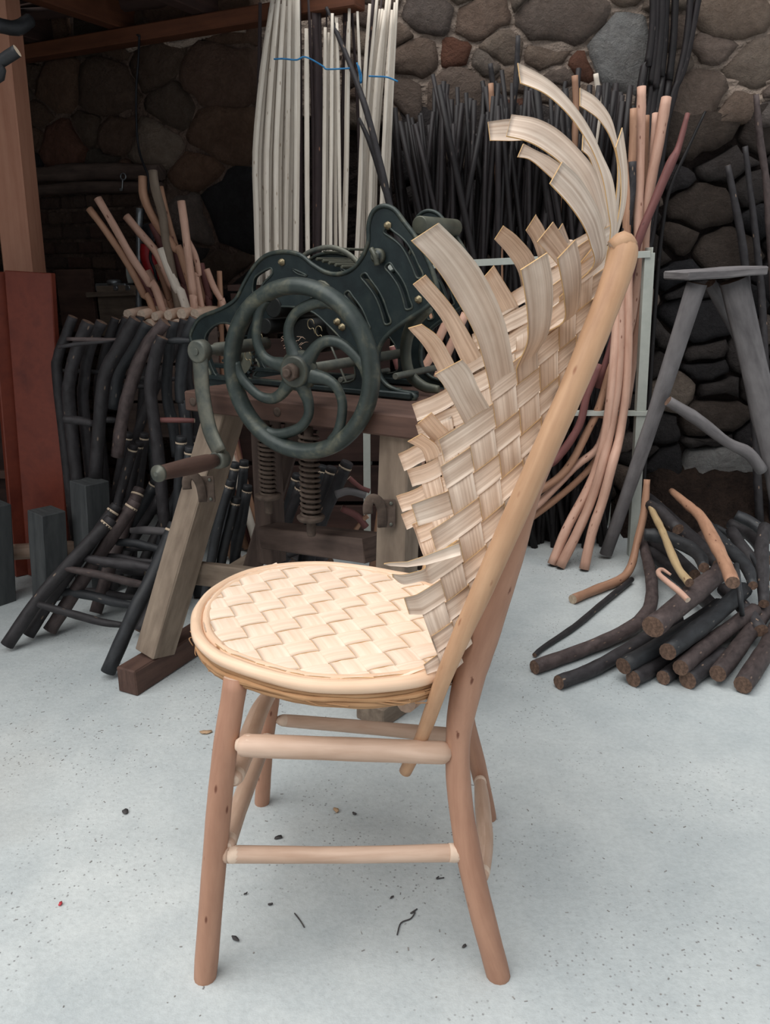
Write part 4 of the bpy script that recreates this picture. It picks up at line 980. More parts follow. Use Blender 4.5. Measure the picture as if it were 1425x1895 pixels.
for i in range(150):
    t = R2.random(); u1 = 700+t*470+R2.uniform(-12, 12); v1 = R2.uniform(150, 250)
    if R2.random() < .10: v1 -= R2.uniform(20, 70)
    if u1 < 790: v1 = R2.uniform(195, 265)
    lean = R2.choice((-.5, -.28, -.1, 0, .08, .25)) if u1 > 800 else R2.uniform(-.55, -.2)
    Yt = YR+.14+R2.uniform(-.06, .22); Yb = YR+.10+R2.uniform(-.02, .22)
    p1 = P(u1, v1, Yt); x0 = p1.x-lean*.75+R2.uniform(-.05, .05); x0 = min(max(x0, xl+.10), xr-.07)
    if u1 > 1060: x0 = min(p1.x+R2.uniform(-.1, .05), xr-.09)
    p0_ = Vector((x0, Yb, 0.0)); 
    mid = (p0_+p1)/2+Vector((R2.uniform(-.02, .02), R2.uniform(-.01, .01), 0))
    rr = R2.uniform(.0085, .0135)
    zone = ('beside the pale laths', 'above the iron machine top', 'left of the curling back strips', 'behind the curling back strips', 'beside the peeled pink rods')[0 if u1 < 770 else 1 if u1 < 850 else 2 if u1 < 945 else 3 if u1 < 1080 else 4]
    rod('dark_rod', 'thin black-barked rod in the rack, '+zone, 'rod', 'dark rods in the rack, '+zone, [p0_+Vector((0, 0, .001)), mid, p1], [rr*1.1, rr, rr*.8], ('rodbark', 'logend'), seg=6, per=4, knots=.07)
# single rods that can be told apart
def prod(k, pts, px, mats, label, cat='rod', group=None, name='rod', knots=.05, seg=9):
    P3 = [P(*k(x, y), Y) for x, y, Y in pts]; n = len(P3)
    rads = [PX(p/k_s(k), pts[i][2])/2 for i, p in enumerate(px)] if len(px) == n else [PX(px[0]/k_s(k), pts[i][2])/2 for i in range(n)]
    for p in P3: p.z = max(p.z, rads[0]*1.0)
    return tube(name, P3, rads, [M[m] for m in mats], None, seg=seg, per=5, knots=knots, label=label, cat=cat, group=group)
def k_s(k): return (k(1000, 0)[0]-k(0, 0)[0]) and 1000/(k(1000, 0)[0]-k(0, 0)[0])
yb = YR+.1
prod(KU, [(468, 40, 3.0), (530, 190, 2.98), (600, 360, 2.95), (680, 590, 2.9), (760, 900, 2.88), (800, 1080, 2.88), (900, 1500, 2.88), (1000, 2300, 2.9)], (16, 22, 26, 30, 34, 34, 34, 36), ('bark', 'logend'), 'long black rod leaning left across the pale laths, its thin tip highest', name='dark_rod')
prod(KU, [(640, 625, 2.96), (700, 760, 2.93), (760, 950, 2.92), (830, 1200, 2.92), (980, 1900, 2.9)], (16, 26, 28, 30, 32), ('bark', 'logend'), 'black rod leaning left just right of the longest leaning rod', name='dark_rod')
for k_, (pts, px, mt, lb) in enumerate([
    ([(1335, 440, 3.05), (1350, 700, 3.05), (1375, 1000, 3.02), (1385, 1400, 3.0), (1400, 2300, 3.0)], (26, 30, 30, 30, 30), 'brownrod', 'peeled brown rod among the black ones, left of the upper loose back strips'),
    ([(1375, 740, 3.03), (1395, 900, 3.02), (1380, 1100, 3.0), (1370, 1500, 3.0), (1350, 2300, 3.0)], (24, 26, 28, 28, 28), 'pinkrod', 'peeled pink rod showing just under the squared tip of the second loose strip')]):
    prod(KU, pts, px, (mt, 'cutend'), lb, name='peeled_rod')
prod(KR, [(160, 180, 3.1), (150, 400, 3.1), (130, 600, 3.1), (110, 1100, 3.1), (60, 2300, 3.1)], (22, 26, 28, 30, 30), ('bark', 'logend'), 'tall black rod standing just left of the topmost loose strip tip', name='dark_rod')
prod(KR, [(20, 320, 3.1), (40, 450, 3.1), (90, 560, 3.1), (120, 1000, 3.08), (130, 2200, 3.0)], (22, 24, 26, 28, 28), ('bark', 'logend'), 'black rod with a crooked forked top left of the topmost loose strip', name='dark_rod')
prod(KR, [(550, 370, 3.15), (565, 520, 3.15), (560, 900, 3.12), (560, 2200, 3.1)], (22, 24, 26, 26), ('lath', 'cutend'), 'pale peeled rod tip in front of the big pale wall stone', name='peeled_rod')
prod(KR, [(445, 380, 3.15), (450, 560, 3.15), (440, 900, 3.12), (430, 2200, 3.1)], (30, 30, 30, 30), ('brownrod', 'cutend'), 'brown peeled rod standing beside the reddish wall stone', name='peeled_rod')
prod(KR, [(395, 560, 3.1), (390, 800, 3.1), (380, 1100, 3.1), (380, 2200, 3.1)], (20, 20, 20, 20), ('brownrod', 'cutend'), 'slim brown rod between the black rods behind the curling strips', name='peeled_rod')
# the peeled ones to the right of the chair back
PRS = [([(780, 435, 2.98), (775, 700, 2.97), (765, 1000, 2.95), (745, 1500, 2.93), (640, 2000, 2.92)], (40, 42, 44, 44, 44), 'pinkrod', 'peeled pinkish rod with flat top, tallest right of the chair back'),
       ([(905, 490, 2.99), (865, 720, 2.97), (805, 1050, 2.96), (780, 1500, 2.95), (700, 2050, 2.92)], (46, 50, 48, 44, 42), 'pinkrod', 'thick peeled pinkish rod leaning right with knotted sides'),
       ([(740, 545, 2.94), (732, 800, 2.94), (705, 1100, 2.93), (700, 1600, 2.92), (580, 2100, 2.91)], (32, 34, 38, 38, 38), 'brownrod', 'brown peeled rod, first behind the pole top of the chair'),
       ([(805, 580, 3.05), (800, 800, 3.04), (790, 1200, 3.0), (740, 1700, 2.98), (600, 2150, 2.95)], (26, 30, 32, 34, 34), 'brownrod', 'brown rod between the two tallest pink rods'),
       ([(850, 570, 3.03), (830, 850, 3.0), (800, 1200, 2.99), (700, 1900, 2.95)], (30, 32, 32, 32), 'pinkrod', 'slim pink rod with chipped top behind the thick leaning one'),
       ([(1012, 570, 2.97), (965, 740, 2.95), (930, 815, 2.93), (850, 1000, 2.92), (760, 1225, 2.91), (700, 1500, 2.91), (560, 1950, 2.90)], (22, 30, 42, 42, 38, 36, 34), 'redrod', 'dark red rod bent like an elbow, leaning far right')]
for pts, px, mt, lb in PRS:
    o = prod(KR, pts, px, (mt, 'cutend'), lb, name='peeled_rod')
prod(KR, [(735, 812, 2.93), (728, 1000, 2.93), (680, 1300, 2.93), (560, 2200, 2.93)], (36, 36, 36, 36), ('bark', 'logend'), 'short black rod with squared top behind the pole top of the chair', name='dark_rod')
# lower sweep behind the peeled pole, under the crossbar
LOW = [([(850, 60, 2.95), (660, 80, 2.9), (540, 20, 2.9)], 0, 0, 0)]
SW = [([(655, -330, 2.90), (600, -130, 2.88), (545, -10, 2.87), (440, 180, 2.86), (300, 290, 2.85), (180, 360, 2.85)], (34, 36, 38, 38, 36, 36), 'brownrod', 'brown rod sweeping lowest left beneath the crossbar'),
      ([(700, -330, 2.93), (650, -150, 2.92), (600, 60, 2.9), (480, 170, 2.88), (300, 350, 2.87), (180, 430, 2.87)], (30, 34, 36, 38, 38, 38), 'pinkrod', 'pink rod sweeping left beside the lowest brown one'),
      ([(730, -330, 2.96), (690, -100, 2.95), (620, 80, 2.93), (500, 230, 2.9), (290, 400, 2.89), (180, 470, 2.89)], (28, 32, 34, 34, 34, 34), 'brownrod', 'brown rod third in the sweep behind the peeled pole'),
      ([(600, -330, 2.86), (540, -180, 2.85), (500, -30, 2.84), (400, 120, 2.84), (330, 170, 2.84), (200, 260, 2.84)], (34, 36, 38, 38, 38, 38), 'redrod', 'reddish rod topmost in the sweep behind the peeled pole')]
for pts, px, mt, lb in SW:
    P3 = [P(*KP(x, y), Y) for x, y, Y in pts]
    e = P3[-1]; P3.append(Vector((e.x-.12, e.y+.02, .012)))
    rads = [PX(p/2.6147, 2.88)/2 for p in px]+[.015]
    tube('peeled_rod', P3, rads, [M[mt], M['cutend']], None, seg=9, per=5, knots=.04, label=lb, cat='rod')
for j, (pts, lb) in enumerate([([(370, 642), (440, 470), (520, 320), (585, 180), (630, 0), (665, -300), (690, -700)], 'pink peeled rod standing on the floor, leftmost of three beside the rack post'),
                               ([(408, 655), (490, 490), (560, 330), (610, 170), (650, 0), (695, -300), (712, -800)], 'pink peeled rod standing on the floor, middle of three beside the rack post'),
                               ([(525, 665), (565, 480), (615, 330), (660, 160), (700, 0), (735, -300), (742, -860)], 'pink peeled rod standing on the floor, nearest the rack post')]):
    g0_ = G(*KP(*pts[0]), .004); Ys = [g0_.y, g0_.y+.03, g0_.y+.05, g0_.y+.06, YR-.035, YR-.03, YR+.03]
    P3 = [P(*KP(x, y), Y) for (x, y), Y in zip(pts, Ys)]; P3[0].z = .006
    tube('peeled_rod', P3, [.018, .0175, .017, .017, .016, .015, .014], [M['pinkrod'], M['logend']], None, seg=10, per=5, knots=.03, label=lb, cat='rod')
# tall black rods leaning on the wall, top right
for j, (pts, px, lb) in enumerate([([(842, -60), (835, 150), (810, 330), (778, 432)], 28, 'black rod hanging lowest left in the tall bundle before the wall'), ([(885, -60), (875, 200), (850, 420), (832, 565)], 30, 'broad black rod, second of the tall bundle before the wall'),
                                   ([(905, -60), (895, 200), (880, 380), (870, 480)], 26, 'black rod in the middle of the tall bundle before the wall'), ([(952, -60), (940, 200), (918, 400), (905, 485)], 26, 'black rod right of the middle in the tall bundle before the wall'),
                                   ([(1030, -60), (1005, 200), (955, 430), (900, 640), (860, 850), (800, 1300)], 24, 'long black rod running down behind the thick pink one'), ([(1075, -60), (1030, 180), (990, 350), (930, 500), (880, 800), (830, 1200)], 24, 'long brownish rod furthest right of the tall bundle before the wall'),
                                   ([(860, -60), (850, 200), (830, 400), (815, 540)], 24, 'black rod half hidden behind the broad one in the tall bundle')]):
    Ys = [YB-.08]*len(pts); P3 = [P(*KR(x, y), YB-.09) for x, y in pts]; e = P3[-1]; P3.append(Vector((e.x-.06, YB-.14, .9 if j != 9 else 0))); P3.append(Vector((e.x-.12, YB-.17, .01)))
    rr = PX(px/2.7143, 3.3)/2*1.25
    tube('dark_rod', P3, [rr]*len(P3), [M['rodbark'], M['logend']], None, seg=8, per=4, knots=.06, label=lb, cat='rod', group='tall black rods before the stone wall')
for j, (pts, px, mt, lb) in enumerate([([(1355, 475), (1375, 700), (1405, 900), (1420, 1100), (1450, 1600)], (26, 32, 34, 36, 38), 'barkbrown', 'knotty brown rod leaning at the right edge, tallest there'),
                                       ([(1300, 735), (1325, 950), (1360, 1250), (1390, 1600)], (24, 28, 32, 36), 'bark', 'black rod leaning behind the trestle plank, right of two'),
                                       ([(1212, 830), (1245, 1000), (1290, 1250), (1320, 1600)], (28, 34, 38, 40), 'bark', 'black rod leaning behind the trestle plank, left of two'),
                                       ([(1100, 560), (1020, 730), (930, 930), (890, 1100), (850, 1500)], (12, 14, 18, 20, 22), 'rodbark', 'thin whip-like black rod leaning right beside the rack')]):
    P3 = [P(*KR(x, y), YB-.1) for x, y in pts]; e = P3[-1]; P3.append(Vector((e.x+(.09 if j < 3 else -.02), YB-.25, .012)))
    rads = [PX(p/2.7143, 3.3)/2 for p in px]+[PX(px[-1]/2.7143, 3.3)/2]
    tube('dark_rod', P3, rads, [M[mt], M['logend']], None, seg=8, per=4, knots=.06, label=lb, cat='rod')

for j, (pts, mt, lb) in enumerate([([(742, 700), (775, 640), (812, 560)], 'brownrod', 'brown peeled rod leaning right behind the machine foot'), ([(768, 735), (800, 655), (838, 570)], 'pinkrod', 'pink peeled rod slanting behind the machine, seen past its curved foot'), ([(800, 740), (826, 660), (862, 580)], 'pinkrod', 'pink peeled rod nearest the loose back strips behind the machine'), ([(728, 640), (738, 680), (752, 720)], 'redrod', 'reddish peeled rod in the gap of the iron frame')]):
    P3 = [P(u, v, 2.62) for u, v in pts]; d_ = P3[0]-P3[-1]; P3 = P3[::-1] if j != 3 else P3; e = P3[-1]; P3.append(Vector((e.x-(.10 if j != 3 else -.10), 2.6, .014)))
    tube('peeled_rod', P3, .0135, [M[mt], M['cutend']], None, seg=8, per=4, knots=.04, label=lb, cat='rod')
# ================================================================== laths tied with blue twine
LT = random.Random(5); ORD = ('first', 'second', 'third', 'fourth', 'fifth', 'sixth', 'seventh', 'eighth', 'ninth', 'tenth', 'eleventh', 'twelfth', 'thirteenth'); LC = {}
LZ0 = .98
dark_stand = empty('dark_stand', Vector((P(600, 800, 3.1).x-.05, 3.12, 0)), 'added dark stand under the pale laths, filling the dark behind the machine', 'dark_stand')  # added, unseen; carries the laths and darkens the view through the wheel
cxx = P(600, 700, 3.1).x-.08
for i in range(6): bar('slat', Vector((cxx-.24, 3.0, .09+i*.158)), Vector((cxx+.33, 3.0, .09+i*.158)), .02, .14, M['board'], dark_stand, bev=.002)
for i in range(4): bar('top_board', Vector((cxx-.25, 3.02+.06*i, LZ0-.012)), Vector((cxx+.34, 3.02+.06*i, LZ0-.012)), .056, .02, M['board'], dark_stand, bev=.002)
for x in (-.22, .31): bar('corner_post', Vector((cxx+x, 3.02, 0)), Vector((cxx+x, 3.02, LZ0-.023)), .03, .03, M['board'], dark_stand, bev=.002)
BARKL = ['dark bark lath just right of the broad left bundle', 'slim dark bark lath right of the single pale one', 'broadest dark bark lath between left and middle bundles', 'dark bark lath touching the middle bundle on its left', 'dark bark lath near the left edge of the broad bundle', 'thin dark bark lath inside the left third of the broad bundle',
         'thin dark bark lath inside the middle bundle', 'dark bark lath crossing behind the right side of the middle bundle', 'thin dark bark lath at the left edge of the middle bundle', 'dark bark lath just right of the middle bundle', 'dark bark lath at the left edge of the narrow right bundle', 'thin dark bark lath inside the narrow right bundle', 'dark bark lath at the right edge of the narrow right bundle', 'dark bark lath left of the narrow right bundle beside the long leaning rod']
def lath(xt, yt, xm, xb, wpx, mat, Y, name='lath', group='peeled laths tied in the left bundle', label='long pale peeled lath in the broad left bundle tied with blue twine'):
    pts = [(xt, yt), (xt+(xm-xt)*.55, 380), (xm, 800), (xm+(xb-xm)*.35, 1150), (xb, 1450)]
    w = PX(wpx/2.85, Y)/2; P3 = [P(*KU(x+LT.uniform(-2, 2), y), Y) for x, y in pts]; P3[-1].z = LZ0+.0
    if P3[-1].z > P3[-2].z: P3[-1].z = LZ0
    th = .35
    n_ = LC[group] = LC.get(group, 0)+1; bn = {'peeled laths tied in the left bundle': 'broad left bundle', 'peeled laths tied in the middle bundle': 'middle bundle', 'peeled laths tied in the right bundle': 'narrow right bundle'}.get(group)
    label = ('long pale peeled lath, %s from the left in the %s' % (ORD[n_-1], bn)) if bn and n_ <= 13 else BARKL[(n_-1) % len(BARKL)] if not bn else label
    tube(name, P3, [w*.8, w, w*1.05, w, w*.9], [M[mat], M['paleend']], None, seg=6, per=3, flat=(.28, 1.0, (0, -1, 0)), label=label, cat='lath', group=group, knots=.03)
for k in range(13):
    xm = 92+k*18.5+LT.uniform(-3, 3); xt = 178+k*11+LT.uniform(-4, 4)
    lath(xt, LT.uniform(-60, 40), xm, 100+k*17+LT.uniform(-4, 4), LT.uniform(24, 32), 'lath', 2.98+(k % 3)*.022)
for k, (xt, xm, xb, w_, mt) in enumerate([(322, 328, 330, 30, 'lathbark'), (360, 365, 372, 26, 'lath'), (372, 400, 398, 18, 'lathbark'), (405, 424, 418, 42, 'lathbark'), (430, 440, 432, 20, 'lathbark'), (120, 108, 112, 22, 'lathbark'), (165, 140, 152, 12, 'lathbark')]):
    if mt == 'lath': lath(xt, 150, xm, xb, w_, mt, 2.99)
    else: lath(xt, LT.uniform(-50, 60), xm, xb, w_, mt, 3.03, 'bark_lath', 'bark-covered laths among the pale ones', 'dark lath with bark left on, between the pale laths behind the machine')
g2, l2 = 'peeled laths tied in the middle bundle', 'long pale peeled lath in the middle bundle right of the dark bark laths'
for k, (xt, xm, xb, w_) in enumerate([(462, 455, 448, 20), (480, 472, 470, 16), (498, 492, 490, 20), (520, 514, 516, 22), (525, 535, 545, 18), (585, 572, 540, 22), (590, 580, 560, 18)]): lath(xt, LT.uniform(-30, 180), xm, xb, w_, 'lath', 2.98+(k % 2)*.02, group=g2, label=l2)
for xt, xm, xb, w_ in [(505, 505, 505, 12), (575, 545, 522, 16), (470, 462, 462, 10), (560, 560, 550, 14)]: lath(xt, LT.uniform(-20, 60), xm, xb, w_, 'lathbark', 3.03, 'bark_lath', 'bark-covered laths among the pale ones', 'dark lath with bark left on, between the pale laths behind the machine')
g3, l3 = 'peeled laths tied in the right bundle', 'long pale peeled lath in the narrow right bundle beside the stone wall'
for k in range(9):
    lath(738+k*13, LT.uniform(-60, 60), 660+k*15+(k > 5)*20, 640+k*13, LT.uniform(14, 22), 'lath', 2.99+(k % 3)*.02, group=g3, label=l3)
lath(630, 60, 655, 620, 16, 'lath', 2.97, group=g3, label=l3); lath(695, 20, 650, 615, 20, 'lath', 2.98, group=g3, label=l3)
for xt, xm, xb, w_ in [(715, 660, 628, 22), (760, 700, 650, 12), (842, 790, 730, 14), (600, 640, 612, 16)]: lath(xt, LT.uniform(-40, 20), xm, xb, w_, 'lathbark', 3.04, 'bark_lath', 'bark-covered laths among the pale ones', 'dark lath with bark left on, between the pale laths behind the machine')
M['twine'] = blotch('blue_twine', rgb(30, 96, 150), rgb(60, 140, 190), 40, .6, .2, .001, 0)
for pts, lb in (([(190, 312), (240, 310), (310, 316), (345, 300), (385, 312), (450, 350), (470, 365), (560, 362), (592, 360)], 'blue twine tied round the broad left lath bundle'),
                ([(690, 402), (740, 404), (790, 408), (845, 430)], 'blue twine tied round the narrow right lath bundle'),
                ([(628, 330), (640, 380), (648, 440), (652, 400), (636, 345)], 'loose blue twine end hanging between two lath bundles')):
    tube('twine', [P(*KU(x, y), 2.945) for x, y in pts], .0028, M['twine'], None, seg=5, per=4, label=lb, cat='twine')

# ================================================================== log pile, lower right
def glog(pts, px, mats, label, name='log', k=KP, seg=12, knots=.05, group='barked logs heaped on the floor', cat='log'):
    """pts: (x, y, z) crop points with the height of the log's axis there"""
    P3 = [G(*k(x, y), z) for x, y, z in pts]; s = k_s(k)
    rads = [PX((px[i] if len(px) == len(pts) else px[0])/s, max(P3[i].y, .5)*.956+.3)/2 for i in range(len(P3))]
    for p, r in zip(P3, rads): p.z = max(p.z, r*1.02)
    return tube(name, P3, rads, [M[m] for m in mats], None, seg=seg, per=5, knots=knots, label=label, cat=cat, group=group)
LG = [([(285, 1137, .02), (500, 1060, .02), (700, 975, .03), (810, 900, .04), (850, 820, .05), (850, 700, .06), (825, 590, .08), (800, 500, .1)], (68, 66, 66, 66, 62, 56, 50, 44), 'barkbrown', 'long brown log curving away, leftmost cut end on the floor'),
      ([(402, 1210, .02), (560, 1150, .02), (720, 1060, .03), (860, 975, .04), (980, 900, .05)], (70, 68, 66, 64, 60), 'bark', 'black log second from the left on the floor'),
      ([(285, 1078, .01), (330, 1040, .01), (480, 940, .01), (600, 840, .012), (755, 712, .015)], (22, 26, 30, 30, 28), 'bark', 'thin dark stick lying left of the log heap'),
      ([(715, 1132, .05), (880, 1040, .06), (1050, 930, .07), (1180, 840, .08)], (86, 84, 80, 76), 'barkblue', 'thick blue-black log with its end over the shorter ones'),
      ([(762, 1197, .02), (860, 1140, .02), (980, 1060, .03), (1080, 990, .03)], (80, 78, 74, 70), 'bark', 'stubby log under the thick blue-black one'),
      ([(908, 1188, .02), (960, 1150, .02), (1050, 1080, .03)], (72, 70, 66), 'bark', 'small log end tucked low in the middle of the heap'),
      ([(858, 942, .16), (960, 860, .16), (1080, 760, .17), (1190, 670, .17)], (104, 100, 96, 90), 'barkbrown', 'thick grey log lying highest, cut end facing left'),
      ([(930, 1062, .10), (1080, 950, .10), (1200, 850, .11), (1300, 760, .12)], (86, 84, 80, 74), 'barkblue', 'dark log just below the highest thick one'),
      ([(992, 1140, .06), (1120, 1030, .06), (1240, 940, .07), (1350, 860, .08)], (80, 78, 72, 68), 'barkbrown', 'brown log third down on the right of the heap'),
      ([(1025, 1205, .02), (1110, 1140, .02), (1200, 1080, .02)], (84, 80, 76), 'bark', 'dark log on the floor with a shadowed end in the middle'),
      ([(1172, 1168, .04), (1260, 1060, .04), (1350, 930, .05), (1440, 800, .06)], (84, 82, 80, 76), 'barkbrown', 'long log second from the right in front'),
      ([(1292, 1232, .02), (1370, 1110, .03), (1440, 990, .03), (1520, 850, .04)], (92, 90, 86, 84), 'barkbrown', 'rough-ended log furthest right in front'),
      ([(1105, 655, .20), (1085, 600, .20), (1020, 550, .20), (900, 505, .20), (815, 495, .20)], (50, 62, 66, 66, 60), 'barkblue', 'bent black log with a pale chipped end, on the back of the heap'),
      ([(1180, 640, .13), (1050, 520, .15), (920, 400, .17), (830, 320, .18)], (70, 70, 66, 60), 'bark', 'long black log sloping behind the pale crooked stick'),
      ([(1342, 742, .14), (1310, 650, .15), (1200, 540, .16), (1120, 450, .18)], (44, 62, 62, 56), 'barkblue', 'black log with small pale end right of the orange one'),
      ([(1395, 700, .14), (1330, 590, .16), (1250, 510, .17), (1160, 455, .18)], (22, 26, 28, 26), 'barkblue', 'slim black branch over the right of the heap'),
      ([(1395, 830, .10), (1390, 680, .14), (1385, 560, .17), (1400, 460, .2)], (50, 60, 62, 60), 'bark', 'black log lying away along the right edge'),
      ([(1290, 885, .10), (1280, 790, .16), (1262, 640, .20)], (24, 26, 24), 'barkblue', 'short thin stick hanging over the front of the heap'),
      ([(1160, 860, .06), (1060, 760, .06), (900, 620, .07), (830, 560, .07)], (74, 74, 70, 64), 'bark', 'dark log deep inside the heap under the hooked twig'),
      ([(1060, 690, .10), (960, 600, .10), (860, 530, .10), (800, 490, .10)], (60, 62, 60, 56), 'bark', 'black log under the pale crooked stick'),
      ([(1420, 620, .08), (1330, 500, .10), (1230, 440, .12)], (50, 56, 50), 'bark', 'dark log at the far right back of the heap')]
for pts, px, mt, lb in LG: glog(pts, px, (mt, 'logend'), lb)
for pts, px, mt, lb in [([(1420, 700, .12), (1320, 600, .15), (1240, 480, .18)], (60, 62, 56), 'bark', 'black log at the back right, under the slim branch'), ([(980, 470, .22), (900, 390, .24), (840, 350, .24)], (56, 56, 50), 'bark', 'short dark log behind the pale crooked stick, against the wall foot'),
      ([(1250, 700, .10), (1180, 600, .12), (1100, 500, .14)], (64, 62, 58), 'barkbrown', 'brown log under the orange stick'), ([(1440, 520, .14), (1340, 440, .18), (1260, 400, .20)], (54, 56, 50), 'barkblue', 'dark log highest against the wall foot at the right'),
      ([(1000, 640, .06), (900, 570, .06), (830, 520, .07)], (60, 62, 60), 'barkblue', 'blue-black log low behind the long brown curved one'), ([(1380, 960, .06), (1290, 840, .08), (1200, 760, .08)], (70, 70, 66), 'bark', 'dark log in shadow inside the heap on the right')]: glog(pts, px, (mt, 'logend'), lb)
gp1 = [G(*KP(470, 808), .016), G(*KP(580, 762), .018), G(*KP(700, 712), .020)]
Y0 = gp1[2].y
tube('peeled_rod', gp1+[P(*KP(752, 650), Y0+.06), P(*KP(780, 540), Y0+.11), P(*KP(815, 390), Y0+.15), P(*KP(830, 228), Y0+.18)], [.0155, .0155, .0155, .0145, .0135, .013, .012], [M['brownrod'], M['paleend']], None, seg=12, per=6, knots=.06, label='orange-brown rod lying and bending up beside the rack post, white cut end', cat='rod')
glog([(1245, 728, .27), (1205, 630, .27), (1150, 520, .27), (1090, 410, .27), (1030, 355, .27), (950, 285, .27)], (62, 60, 62, 50, 42, 30), ('brownrod', 'logend'), 'crooked orange peeled stick lying on top of the heap', 'peeled_stick', knots=.06, cat='stick', group=None)
glog([(1035, 728, .22), (985, 665, .23), (945, 580, .24), (905, 480, .24), (865, 400, .24), (838, 340, .24)], (44, 38, 36, 34, 30, 24), ('yellowstick', 'logend'), 'pale yellowish crooked stick on the back of the heap', 'peeled_stick', knots=.07, cat='stick', group=None)
glog([(1028, 812, .24), (985, 770, .25), (930, 725, .26), (892, 692, .26), (885, 672, .26), (905, 664, .26), (945, 690, .25)], (28, 30, 28, 24, 22, 18, 12), ('pinkrod', 'cutend'), 'small pink hooked twig on the log heap', 'twig', knots=.05, cat='twig', group=None)

# ================================================================== left: dark barked chair frames
def frame_(label, posts, rungs, Y, mt='bark'):
    """posts/rungs in KF crop pixels; feet go down to the floor"""
    px0 = posts[0][0][0]; e = empty('unfinished_chair', Vector((P(*KF(*px0), Y).x, Y, 0)), label, 'chair frame', 'unfinished bark-covered chair frames stacked at the left')
    for pts, w_, foot, yy, m_ in posts:
        s = 3.3929; P3 = [P(*KF(x, y), yy) for x, y in pts]; r = PX(w_/s, yy)/2*1.25
        if foot: P3.append(Vector((P3[-1].x+foot, yy-.03, r*.4)))
        tube('post', P3, [r*.95]+[r]*(len(P3)-1), [M[m_], M['logend']], e, seg=10, per=5, knots=.05)
    for pts, w_, yy, m_ in rungs:
        P3 = [P(*KF(x, y), yy) for x, y in pts]; r = PX(w_/3.3929, yy)/2
        tube('rung', P3, [r*.8]+[r]*(len(P3)-2)+[r*.8] if len(P3) > 2 else r, [M[m_], M['paleend']], e, seg=8, per=4, knots=.05)
frame_('black barked chair frame with a forked upper rung, nearest the red plank', [([(850, 135), (765, 290), (665, 475), (632, 700), (600, 1130)], 66, .0, 2.42, 'bark'), ([(555, 155), (485, 330), (442, 500), (440, 740)], 62, .01, 2.56, 'bark')],
      [([(420, 262), (600, 268), (742, 268)], 28, 2.44, 'barkbrown'), ([(365, 312), (520, 290), (735, 268)], 28, 2.44, 'bark'), ([(400, 768), (500, 775), (588, 795)], 56, 2.46, 'bark')], 2.48)
frame_('black barked chair frame with smooth dark posts, behind the nearest one', [([(1040, 155), (905, 330), (820, 560), (765, 780), (735, 1000)], 66, .0, 2.46, 'barkbrown'), ([(640, 155), (562, 330), (530, 520), (530, 760)], 54, .01, 2.62, 'bark')],
      [([(640, 772), (690, 770), (735, 772)], 40, 2.52, 'bark')], 2.5)
frame_('black barked chair frame with a reddish lower rung, beside the crank', [([(1020, 250), (985, 340), (945, 560), (968, 780), (1000, 1050)], 62, .01, 2.44, 'bark'), ([(1225, 130), (1160, 300), (1135, 520), (1140, 650), (1165, 770)], 60, .01, 2.50, 'barkblue')],
      [([(962, 772), (1090, 772), (1222, 775)], 36, 2.45, 'redrod'), ([(1035, 275), (1120, 272), (1205, 275)], 40, 2.47, 'barkblue')], 2.46)
frame_('blue-black chair frame with paired posts in the middle of the stack', [([(928, 165), (850, 320), (750, 470), (715, 700)], 58, .0, 2.52, 'barkblue'), ([(1090, 150), (1055, 400), (1048, 620), (1085, 800), (1110, 1000)], 52, .0, 2.54, 'barkblue')],
      [([(780, 500), (900, 510), (1040, 520)], 30, 2.55, 'bark')], 2.52)
frame_('black chair frame furthest left, half behind the red plank', [([(458, 122), (415, 240), (365, 380), (370, 600)], 50, .01, 2.60, 'bark'), ([(725, 132), (690, 240), (640, 420), (620, 700)], 44, .01, 2.72, 'bark')], [([(380, 460), (500, 465), (640, 470)], 30, 2.66, 'bark')], 2.6)
frame_('black chair frame deepest in the stack, behind the middle posts', [([(795, 130), (750, 240), (700, 420), (690, 700)], 46, .0, 2.74, 'bark'), ([(1160, 140), (1120, 280), (1000, 520), (880, 800), (840, 1000)], 48, .0, 2.72, 'bark')], [([(700, 560), (850, 560), (980, 560)], 30, 2.74, 'bark')], 2.72)
frame_('black chair frame with leaning posts close behind the machine', [([(1240, 160), (1200, 300), (1180, 500), (1230, 720), (1240, 900)], 44, .0, 2.66, 'bark'), ([(880, 120), (860, 300), (900, 500), (880, 800)], 44, .0, 2.80, 'bark')], [([(900, 520), (1050, 515), (1190, 510)], 30, 2.7, 'bark')], 2.7)

# ladder-like seat frames leaning, lower left
def ladder(label, posts, rungs, mt='bark', dy=.16):
    g_ = G(*KLAD(*posts[0][0][0]), .02); e = empty('seat_frame', Vector((g_.x, g_.y, 0)), label, 'seat frame', 'ladder-like frames leaning on one another')
    for pts, w_, m_ in posts:
        b_ = G(*KLAD(*pts[0]), .018); n = len(pts); P3 = [P(*KLAD(x, y), b_.y+dy*i/(n-1)) for i, (x, y) in enumerate(pts)]; r = PX(w_/3.1667, b_.y)/2*1.3
        po = tube('post', P3, r, [M[m_], M['logend']], e, seg=12, per=5, knots=.04)
        t = (P3[-1]-P3[-2]).normalized(); q = P3[-1]
        joined('end_ring', [lathe_data(q-t*.004, t, [(0, r*1.02), (.006, r*1.02), (.007, r*.9)], 14)], M['paleend'], po)
        joined('end_plug', [lathe_data(q+t*.002, t, [(0, r*.97), (.018, r*.95), (.020, r*.85)], 14)], M[m_], po)
    for pts, w_, m_, t in rungs:
        P3 = []
        for x, y in pts: P3.append(P(*KLAD(x, y), t))
        r = PX(w_/3.1667, t)/2*1.15; tube('rung', P3, [r*.75]+[r]*(len(P3)-2)+[r*.75], [M[m_], M['paleend']], e, seg=9, per=5, knots=.06)
